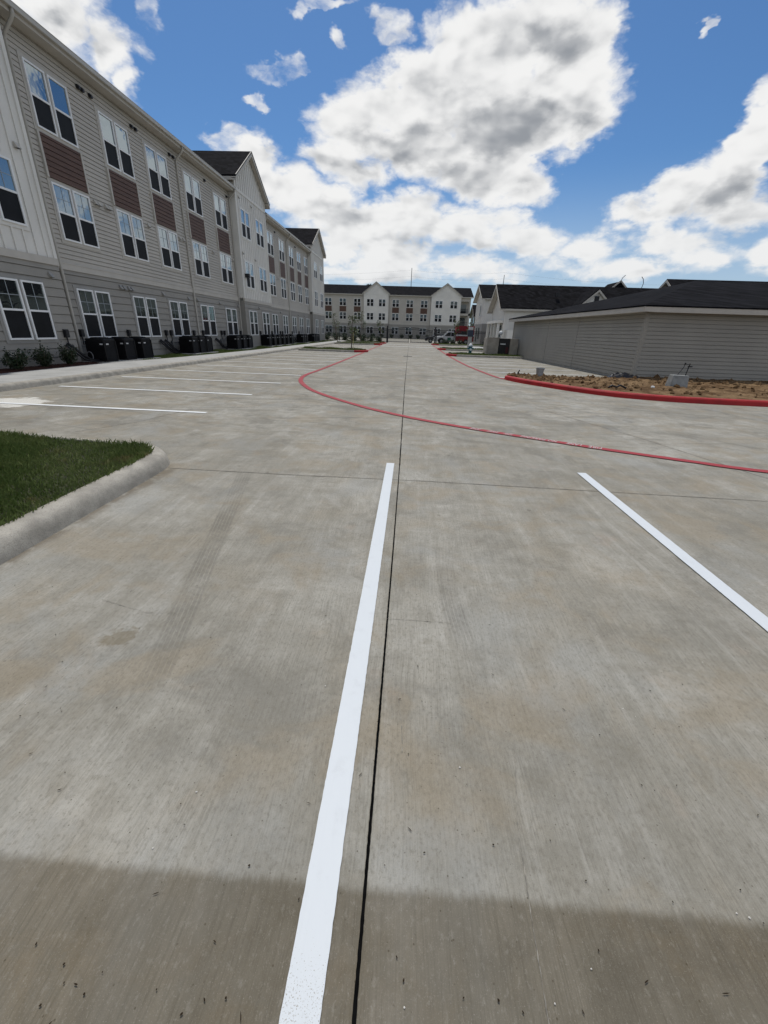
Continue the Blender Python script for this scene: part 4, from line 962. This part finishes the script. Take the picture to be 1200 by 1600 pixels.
EN = thing('utility_enclosure', 'low tan masonry enclosure around black equipment at the end of the garage', 'enclosure', (7.2,35.6,.1))
tan = mat('tan_block', (.33,.30,.26), .85, .15, 3, .4, 40)
for x0, x1, y0, y1 in ((6.05,6.22,35.3,36.9),(6.22,6.95,35.3,35.48),(7.85,8.45,35.3,35.48),(6.22,8.45,36.72,36.9)):
    m = MB(); m.box(x0,y0,.05,x1,y1,1.36); m.build('wall_panel', tan, EN, bevel=.015)
m = MB(); m.box(6.02,35.27,1.36,6.98,35.51,1.42); m.build('wall_cap', tan, EN)
UC = thing('equipment_cabinet', 'black cabinet with white label inside the tan enclosure', 'cabinet', (7.4,35.7,.1))
m = MB(); m.box(6.98,35.42,.08,7.82,36.5,1.30); m.box(6.95,35.40,1.30,7.85,36.5,1.36); m.build('cabinet_body', DARKM, UC, bevel=.02)
m = MB(); m.box(7.1,35.408,.92,7.5,35.416,1.0); m.build('label_plate', hw_, UC)
m = MB(); m.box(7.55,35.404,.3,7.75,35.414,.75); m.build('red_panel', mat('dark_red_panel',(.06,.008,.012),.5), UC)
m = MB(); m.lathe((7.15,36.1,1.62), [(.02,0),(.11,.03),(.15,.11),(.15,.17),(.10,.26),(.02,.30)], 14); m.lathe((7.15,36.1,1.36), [(.03,0),(.03,.27)], 8)
tag(m.build('globe_lamp', hw_, smooth=True), 'small white globe on a short post over the tan enclosure', 'lamp')
m = MB(); m.box(7.4,57.4,.02,7.85,57.8,1.3); 
PD = thing('entry_pedestal', 'pale post with dark blue call box by the footpath behind the hydrant', 'pedestal', (7.6,57.6,0)); m.build('post', WALK, PD, bevel=.02)
m = MB(); m.box(7.28,57.25,1.3,7.95,57.9,2.05); m.build('call_box', mat('navy_box',(.02,.03,.055),.4), PD, bevel=.03)
m = MB(); m.box(7.35,57.3,2.05,7.9,57.85,2.4); m.build('cap', mat('pedestal_grey',(.4,.4,.4),.6), PD, bevel=.05)
m = MB(); m.box(-.40,31.45,.004,.22,31.95,.012)
for k in range(9): m.box(-.36+k*.066,31.5,.012,-.33+k*.066,31.9,.018)
tag(m.build('drain_grate', mat('cast_iron',(.03,.028,.026),.7)), 'dark iron drain grate in the middle of the drive', 'drain')
# red kerb and the dirt bed behind it
rk = spline([(3.80,17.35),(3.86,16.95),(4.15,16.1),(4.75,15.0),(5.4,13.95),(6.2,13.1),(7.2,12.6),(8.2,12.36),(10.2,12.2),(13,12.1),(30,12.0)], 8)
tag(sweep(rk, [(0,0),(.02,.11),(.045,.142),(.08,.152),(.18,.152),(.18,-.02)]).build('red_kerb', RED_KERB), 'long bright red painted kerb curving around the bare dirt at right', 'kerb')
pale = sweep(inset(rk, .178), [(0,.150),(.06,.146),(.06,.05)])
front = inset(rk, .175); L = len(front)
back = [(4.0,17.45),(5.2,17.62),(6.6,17.9),(8.,18.4),(9.4,18.85),(15,18.98),(22,19.03),(31,19.1)]
bk_s = [0]
for a, b in zip(back[:-1], back[1:]): bk_s.append(bk_s[-1]+math.dist(a,b))
fr_s = [0]
for a, b in zip(front[:-1], front[1:]): fr_s.append(fr_s[-1]+math.dist(a,b))
def at(pts, ss, f):
    s = f*ss[-1]; i = max(k for k in range(len(ss)) if ss[k] <= s+1e-9); i = min(i, len(pts)-2); t = (s-ss[i])/(ss[i+1]-ss[i]); return (pts[i][0]+(pts[i+1][0]-pts[i][0])*t, pts[i][1]+(pts[i+1][1]-pts[i][1])*t)
m = MB(); nu, nv = 420, 60
from mathutils import noise as mn
for i in range(nu+1):
    f = (i/nu)**1.25; a = at(front, fr_s, f); b = at(back, bk_s, f)
    for j in range(nv+1):
        v = j/nv; x = a[0]+(b[0]-a[0])*v; y = a[1]+(b[1]-a[1])*v
        z = .138+.11*v*(1-v)*2*(.6+mn.noise((x*.7,y*.7,0)))+(.035*mn.noise((x*3.1,y*3.1,1))+.03*mn.noise((x*8,y*8,2))+.02*mn.noise((x*19,y*19,3)))*min(1,v*8)
        if x > 9.6: z += .10*max(0,v-.7)
        m.v.append((x,y,z-(.16 if j in (nv,) else 0)))
for i in range(nu):
    for j in range(nv): q = i*(nv+1)+j; m.f.append((q,q+nv+1,q+nv+2,q+1))
setting(m.build('dirt_bed', DIRT, smooth=True))
cl = MB(); r_ = random.Random(5)
for k in range(900):
    f = r_.random()**1.3; v = r_.uniform(.06,.97); a = at(front, fr_s, f*.8); b = at(back, bk_s, f*.8); x = a[0]+(b[0]-a[0])*v; y = a[1]+(b[1]-a[1])*v; s = r_.choice([.02,.03,.04,.07,.10])*r_.uniform(.6,1.2)
    if v > .5 and x > 8.5: s *= 1.4
    p = [Vector((r_.gauss(0,1),r_.gauss(0,1),r_.gauss(0,.7))).normalized()*s for _ in range(6)]
    c = Vector((x,y,.17+.10*v*(1-v))); o = [c+Vector(d)*s*r_.uniform(.7,1.2) for d in ((1,0,0),(0,1,0),(-1,0,0),(0,-1,0),(0,0,.8),(0,0,-.8))]
    cl.add(o, [(0,1,4),(1,2,4),(2,3,4),(3,0,4),(1,0,5),(2,1,5),(3,2,5),(0,3,5)])
stuff(cl.build('dirt_clods', DIRT), 'loose brown clods scattered over the bare dirt bed', 'dirt')
BU = thing('bucket', 'grey galvanised bucket on the bare dirt behind the red kerb', 'bucket', (5.1,17.2,.15))
gm = mat('galvanised_metal', (.34,.37,.40), .45, .15, 8, metal=.4)
m = MB(); m.lathe((5.1,17.2,.14), [(.11,0),(.15,.30),(.165,.33),(.165,.345),(.15,.345),(.14,.30),(.10,.02)], 20); m.build('pail', gm, BU, smooth=False)
m = MB(); m.tube([(5.1+.165*math.cos(R(a)), 17.2-.03, .47+.07*math.sin(R(a))-.14*0) for a in range(180,361,20)], .007, 5); m.build('handle', gm, BU)
CB = thing('concrete_block', 'grey concrete footing block standing on the dirt before the garage', 'block', (9.35,15.55,.15))
cbm = mat('block_concrete', (.27,.28,.275), .85, .2, 5, .3, 70)
m = MB(); m.hexa([(9.06,15.38,.12),(9.62,15.34,.12),(9.62,15.72,.12),(9.06,15.74,.12)], [(9.10,15.42,.52),(9.61,15.40,.51),(9.60,15.68,.51),(9.11,15.70,.52)]); m.build('block_body', cbm, CB, bevel=.015)
m = MB(); m.tube([(9.30,15.6,.5),(9.43,15.6,.72),(9.48,15.6,.88)], .010, 6); m.tube([(9.48,15.6,.88),(9.66,15.6,.86)], .009, 6); m.tube([(9.58,15.6,.45),(9.63,15.6,.90)], .015, 6); m.box(9.60,15.57,.78,9.72,15.64,.82); m.tube([(9.47,15.6,.85),(9.47,15.6,.92)], .024, 8); m.build('anchor_rod', DARKM, CB)
m = MB(); r_ = random.Random(3); nu, nv = 16, 10
for i in range(nu+1):
    for j in range(nv+1):
        u = i/nu; v = j/nv; e = math.sin(math.pi*u)*math.sin(math.pi*v)
        m.v.append((8.15+1.25*u, 17.95+.5*v, .15+.24*e**.6*(.7+.5*mn.noise((u*5,v*4,3)))+r_.uniform(-.02,.03)*e))
for i in range(nu):
    for j in range(nv): q = i*(nv+1)+j; m.f.append((q,q+nv+1,q+nv+2,q+1))
tag(m.build('plastic_tarp', mat('tarp_plastic',(.012,.013,.017),.28)), 'crumpled black plastic sheet on the dirt at the garage corner', 'tarp')
m = MB(); m.tube([(4.25,17.0,.14),(4.22,17.0,.28),(4.27,17.0,.40)], [.03,.03,.02], 6); m.tube([(4.25,17.0,.2),(4.36,17.0,.16)], .025, 6); tag(m.build('hose_bib', DARKM), 'short black pipe stub at the tip of the red kerb', 'pipe')
m = MB(); m.tube([(6.25,13.75,.2),(6.35,13.75,.27),(6.5,13.76,.22),(6.62,13.8,.28),(6.8,13.76,.2)], .03, 6); tag(m.build('drip_tube', DARKM, smooth=True), 'scrap of black tubing on the dirt near the red kerb', 'pipe')
m = MB(); m.lathe((8.0,14.5,.16), [(.03,0),(.06,.02),(.05,.06),(.02,.07)], 8); tag(m.build('white_scrap', hw_), 'small white scrap on the dirt left of the concrete block', 'litter')
# utility poles and wires beyond
for x, y, h, lb in ((-.6,200,26.3,'over the gable at left of the far roof'),(38.,200,24.6,'over the right end of the far roof')):
    m = MB(); m.tube([(x,y,0),(x,y,h)],[.20,.11],8); tag(m.build('utility_pole', mat('pole_steel',(.10,.10,.105),.6)), 'tall thin utility pole rising ' + lb, 'utility pole', 'utility poles')
m = MB()
for z in (25.5,23.2,21.0):
    for xa, xb in ((-120,-.6),(-.6,38.),(38.,160)):
        pts = [(xa+(xb-xa)*k/12, 200, z-3*4*(k/12)*(1-k/12)*abs(xb-xa)/120) for k in range(13)]; m.tube(pts, .014, 4)
tag(m.build('power_lines', mat('wire_dark',(.08,.08,.085),.6)), 'thin power lines crossing the sky behind the far building', 'wire')
# grit, twigs and leaf bits on the near slab
m = MB(); r_ = random.Random(11)
for k in range(230):
    y = .25+r_.random()**2*4.5; x = r_.uniform(-1.2-.75*y,.9+.75*y)
    if abs(x+.19) < .06 and r_.random() < .6: continue
    a = r_.uniform(0,6.28); kind = r_.random(); c = Vector((x,y,.006))
    if kind < .6: l, w_ = r_.uniform(.002,.005), r_.uniform(.0015,.003)
    else: l, w_ = r_.uniform(.004,.012), r_.uniform(.001,.0018)
    d = Vector((math.cos(a),math.sin(a),0))*l; e_ = Vector((-math.sin(a),math.cos(a),0))*w_; b_ = e_*0.0
    m.add([c-d-e_*.4,c-d*.3-e_+b_,c+d*.4-e_+b_,c+d,c+d*.4+e_+b_,c-d*.3+e_+b_], [(0,1,2,3,4,5)])
stuff(m.build('twig_litter', mat('twig_brown',(.028,.020,.013),.95,spec=.05)), 'dark twig bits and grit scattered on the near concrete', 'litter')
m = MB()
for k in range(45):
    y = .25+r_.random()**2*4.; x = r_.uniform(-1.2-.75*y,.9+.75*y); s = r_.uniform(.0016,.0042); c = Vector((x,y,.004))
    o = [c+Vector((dx*s*r_.uniform(.7,1.3),dy*s*r_.uniform(.7,1.3),dz*s*.6)) for dx,dy,dz in ((1,0,0),(0,1,0),(-1,0,0),(0,-1,0),(0,0,1))]
    m.add(o, [(0,1,4),(1,2,4),(2,3,4),(3,0,4)])
stuff(m.build('pale_grit', mat('pale_stone',(.62,.60,.56),.8)), 'pale stone chips scattered on the near concrete', 'litter')
# ------------------------------------------------------------------ sky
CLOUDS=[(11.49,25.64,7.19,3.01,-0.078),(6.29,24.04,6.36,3.22,-0.038),(15.37,22.65,4.46,3.75,-0.093),(2.04,21.63,5.66,3.31,-0.007),(-2.61,20.92,5.41,2.48,0.022),(-7,18.91,5.16,2.4,0.046),(-9.79,16.79,4.17,1.93,0.059),(8.97,19.2,7.89,3.8,-0.041),(0.34,17.64,7.67,3.01,0.008),(6.12,15.56,6.95,2.66,-0.015),(16.12,19.44,3.53,2.22,-0.083),(-6.64,15.65,4.97,1.85,0.042),(1.65,25.51,1.91,1.07,-0.01),(11.71,14.62,3.02,1.62,-0.037),(16.91,24.39,2.57,2.33,-0.112),(-19.96,16.91,1.54,0.98,0.111),(-17.65,15.67,3,1.85,0.094),(-14.25,14.4,4.16,2.26,0.075),(-10.6,12.99,4.31,2.03,0.056),(-6.62,10.84,6.67,2.4,0.039),(-0.74,12.2,6.61,2.1,0.019),(4.82,11.38,5.45,1.66,0.001),(-3.56,8.15,7.24,2.31,0.03),(-9.23,8.89,3.37,2.5,0.045),(8.4,9.87,2.88,1.59,-0.006),(13.59,9.51,3.79,1.7,-0.019),(5.6,7.36,6.37,1.43,0.01),(-3.5,6.06,8.52,1.2,0.03),(15.06,7.04,5.54,1.02,-0.01),(10.18,11.34,2.1,0.94,-0.017),(31.73,15.86,2.36,3.68,-0.15),(31.13,18.93,1.21,1.69,-0.177),(30.51,13.18,3.25,2.74,-0.115),(26.62,13.6,2.44,1.94,-0.099),(23.51,11.87,3.22,1.31,-0.07),(32.65,10.84,4.36,1.65,-0.098),(19.71,8.76,3.53,1.68,-0.033),(25.4,8.97,3.19,1.72,-0.051),(30.03,8.02,3.71,1.8,-0.056),(34.31,7.76,2.39,1.84,-0.066),(24.77,6.85,6.59,1.21,-0.03),(-33.94,22.4,4.84,1.79,0.234),(-30.13,21.84,3.16,1.96,0.2),(-28.77,20.01,1.21,1.44,0.18),(-35.38,23.34,4.17,1.42,0.252),(-26.18,24.38,1.09,1.1,0.183),(-15.38,22.81,2.15,0.74,0.102),(-13.01,23.48,1.02,0.56,0.087),(-3.24,25.74,1.54,0.98,0.023),(-8.62,24.83,0.77,0.62,0.06),(-17.4,20.62,0.89,0.44,0.109),(25.18,24.09,0.35,0.53,-0.173),(-10.45,26.96,2.8,0.35,0.074)]
CLOUDS += [(44,20,9,4,0),(54,26,9,5,0),(62,14,9,3.5,0),(40,33,6,4,0),(24,40,9,5,0)]
SHADES=[(8.31,19.22,9.91,2.85,-0.037),(-0.97,16.08,7.8,1.68,0.016),(12.8,15.87,5.25,1.82,-0.048),(4.93,13.67,6.4,1.23,-0.005),(28.46,11.73,4.78,1.26,-0.09),(32.83,12.46,2.85,1.29,-0.118),(-34.56,21.74,4.33,1.14,0.234),(11.73,24.51,4.24,1.57,-0.076),(-6.63,12.61,4.38,0.92,0.04),(0.14,9.82,5.99,0.99,0.019),(7.7,8.46,4.39,0.82,0.001),(20.9,7.66,4.45,0.67,-0.028),(16.58,18.73,2.44,2.12,-0.082),(-4.57,18.03,3.48,1.24,0.033)]
SUN_EL, SUN_AZ = 66.0, -10.0                     # azimuth from +y, positive towards +x
world = bpy.data.worlds.new('World'); sc.world = world; world.use_nodes = True
wt = world.node_tree; wt.nodes.clear(); t = NT(wt)
def blobgroup(name, blobs, k):
    """node group: direction in degrees (azimuth, elevation) -> soft union of elliptical puffs"""
    g = bpy.data.node_groups.new(name, 'ShaderNodeTree')
    g.interface.new_socket('AzEl', in_out='INPUT', socket_type='NodeSocketVector'); g.interface.new_socket('Density', in_out='OUTPUT', socket_type='NodeSocketFloat')
    gi = g.nodes.new('NodeGroupInput'); go = g.nodes.new('NodeGroupOutput'); q = NT(g); acc = None
    for a, e, sx, sy, an in blobs:
        # the tiny term chains the puffs one after another, so that few values are alive at once
        vin = gi.outputs[0] if acc is None else q.n('ShaderNodeVectorMath', 0, {0: acc, 1: (1e-7,1e-7,0), 2: gi.outputs[0]}, operation='MULTIPLY_ADD')
        mp = q.n('ShaderNodeMapping', 0, {'Vector': vin, 'Location': (a,e,0), 'Rotation': (0,0,an), 'Scale': (sx,sy,1)}, vector_type='TEXTURE')
        ln = q.n('ShaderNodeVectorMath', 1, {0: mp}, operation='LENGTH')
        cap, fall = k(sy); v = q.m('MINIMUM', q.m('MULTIPLY_ADD', ln, -fall, fall), cap)
        acc = v if acc is None else q.m('SMOOTH_MAX', acc, v, .12)
    g.links.new(acc, go.inputs[0])
    def use(vec):
        nd = wt.nodes.new('ShaderNodeGroup'); nd.node_tree = g; wt.links.new(vec, nd.inputs[0]); return nd.outputs[0]
    return use
dirv = t.n('ShaderNodeTexCoord', 0)               # Generated: direction in the sky
sp = t.n('ShaderNodeSeparateXYZ', None, {0: dirv}); X, Y, Z = sp.outputs
az = t.m('MULTIPLY', t.m('ARCTAN2', X, Y), 57.29578)
el = t.m('MULTIPLY', t.m('ARCSINE', t.m('MINIMUM', t.m('MAXIMUM', Z, -1.), 1.)), 57.29578)
sq = t.n('ShaderNodeVectorMath', 0, {0: dirv, 1: (1,1,1.8)}, operation='MULTIPLY')
w1 = t.m('MULTIPLY', t.m('SUBTRACT', t.noise(sq, 6.5, 2), .5), 3.2)
wv = t.n('ShaderNodeTexNoise', 1, {'Vector': sq, 'Scale': 16., 'Detail': 4., 'Roughness': .6})
azel = t.n('ShaderNodeVectorMath', 0, {0: wv, 1: (4.6,3.4,0), 2: t.xyz(t.m('ADD', az, t.m('SUBTRACT', w1, 2.3)), t.m('ADD', el, t.m('MULTIPLY_ADD', w1, -.5, -1.7)))}, operation='MULTIPLY_ADD')
d0 = blobgroup('cloud_puffs', CLOUDS, lambda sy: (.02, .55) if sy < 1.12 else (1.2, max(.55, .36*sy)))(azel)
side = t.m('MULTIPLY', t.m('SUBTRACT', t.noise(sq, 2.3, 2), .50), 3.0)       # loose fair weather clouds round the rest of the sky
away = t.m('MAXIMUM', t.sm(t.m('ABSOLUTE', az), 44., 60.), t.sm(el, 34., 44.))
d0 = t.m('MAXIMUM', d0, t.m('ADD', t.m('MULTIPLY', t.m('ADD', side, 2.), away), -2.))
def billow(v, dt=7, vd=2.5):                                    # wisps and cauliflower puffs
    f = t.noise(v, 7.5, dt, .60, .2)
    c = t.n('ShaderNodeTexVoronoi', 0, {'Vector': v, 'Scale': 13., 'Detail': vd, 'Roughness': .55, 'Lacunarity': 2.2}, normalize=True)
    return t.m('ADD', t.m('MULTIPLY', f, .75), t.m('MULTIPLY', c, -.55))
sv = t.n('ShaderNodeVectorMath', 0, {0: wv, 1: (.045,.045,.045), 2: sq}, operation='MULTIPLY_ADD')
sv2 = t.n('ShaderNodeVectorMath', 0, {0: wv, 1: (.022,.022,.022), 2: sq}, operation='MULTIPLY_ADD')
b0 = billow(sv); r0 = billow(sv2, 3, .8); r1 = billow(t.n('ShaderNodeVectorMath', 0, {0: sv2, 1: (-.010,.0,.026)}, operation='ADD'), 3, .8)
n2 = t.noise(sq, 3.4, 2, .5)
D = t.m('ADD', d0, t.m('MULTIPLY', t.m('SUBTRACT', b0, .16), 2.0))
alpha = t.sm(D, -.10, .42)
bases = blobgroup('cloud_bases', SHADES, lambda sy: (1.5, 1.1))(azel)
shade = t.sm(t.m('ADD', bases, t.m('MULTIPLY', t.m('SUBTRACT', n2, .5), .8)), -.9, 1.0)
relief = t.m('SUBTRACT', r0, r1)                  # billows, lit from above
thick = t.sm(t.m('ADD', d0, t.m('MULTIPLY', t.m('SUBTRACT', b0, .16), .5)), -.05, .95)
broad = t.m('SUBTRACT', n2, t.noise(t.n('ShaderNodeVectorMath', 0, {0: sq, 1: (-.03,.0,.07)}, operation='ADD'), 3.4, 2, .5))
lit = t.m('ADD', t.m('SUBTRACT', 1.02, t.m('MULTIPLY', thick, t.m('ADD', .10, t.m('MULTIPLY', shade, .58)))), t.m('ADD', t.m('MULTIPLY', relief, 2.0), t.m('MULTIPLY', broad, .8)))
ccol = t.mix(t.sm(lit, -.05, 1.12), (4.3,4.65,5.15), (9.5,9.45,9.3))
low = t.sm(el, 16., 4.)
ccol = t.mix(t.sm(lit, .12, 1.05), (3.0,3.2,3.5), (8.9,8.9,8.85))
ccol = t.mix(t.m('MULTIPLY', low, .22), ccol, (6.6,7.0,7.4))
sky = t.n('ShaderNodeTexSky', None, sky_type='NISHITA', sun_disc=False, sun_elevation=R(SUN_EL), sun_rotation=R(SUN_AZ), altitude=20, air_density=1.0, dust_density=.6, ozone_density=1.6)
skyc = t.mix(1.0, sky.outputs[0], (.45,.69,.92), 'MULTIPLY')
hz = t.m('MULTIPLY', t.sm(el, 17., 2.), .62)
skyc = t.mix(hz, skyc, (5.6,6.6,7.6))
col = t.mix(t.m('MULTIPLY', alpha, t.sm(el, .0, 3.)), skyc, ccol)
bg = t.n('ShaderNodeBackground', 0, {'Color': col, 'Strength': .1})
wo = wt.nodes.new('ShaderNodeOutputWorld'); wt.links.new(bg, wo.inputs[0])
world.cycles.sampling_method = 'MANUAL'; world.cycles.sample_map_resolution = 512
sun = bpy.data.lights.new('sun', 'SUN'); sun.energy = 2.85; sun.angle = R(.53); sun.color = (1.0,.955,.89)
so = bpy.data.objects.new('sun', sun); COL.objects.link(so)
sd = Vector((math.sin(R(SUN_AZ))*math.cos(R(SUN_EL)), math.cos(R(SUN_AZ))*math.cos(R(SUN_EL)), math.sin(R(SUN_EL))))
so.rotation_euler = sd.to_track_quat('Z','Y').to_euler(); so.location = (0,0,60)
# ------------------------------------------------------------------ camera
cam = bpy.data.cameras.new('camera'); co_ = bpy.data.objects.new('camera', cam); COL.objects.link(co_); sc.camera = co_
pi_, ro_, ya_ = R(23.59), R(1.855), R(2.575)
Fv = Vector((-math.sin(ya_)*math.cos(pi_), math.cos(ya_)*math.cos(pi_), -math.sin(pi_))); rv = Vector((math.cos(ya_), math.sin(ya_), 0)); uv_ = rv.cross(Fv)
r2 = rv*math.cos(ro_)+uv_*math.sin(ro_); u2 = uv_*math.cos(ro_)-rv*math.sin(ro_)
M = Matrix((r2, u2, -Fv)).transposed().to_4x4(); M.translation = (0,0,1.6); co_.matrix_world = M
cam.sensor_fit = 'VERTICAL'; cam.sensor_height = 36; cam.sensor_width = 27; cam.lens = 36*646.2/1600
cam.clip_start = .05; cam.clip_end = 4000
sc.view_settings.view_transform = 'Standard'; sc.view_settings.look = 'None'; sc.view_settings.exposure = 0.0; sc.view_settings.gamma = 1.0
sc.render.resolution_x = 768; sc.render.resolution_y = 1024
sc.cycles.max_bounces = 6; sc.cycles.diffuse_bounces = 2; sc.cycles.glossy_bounces = 3
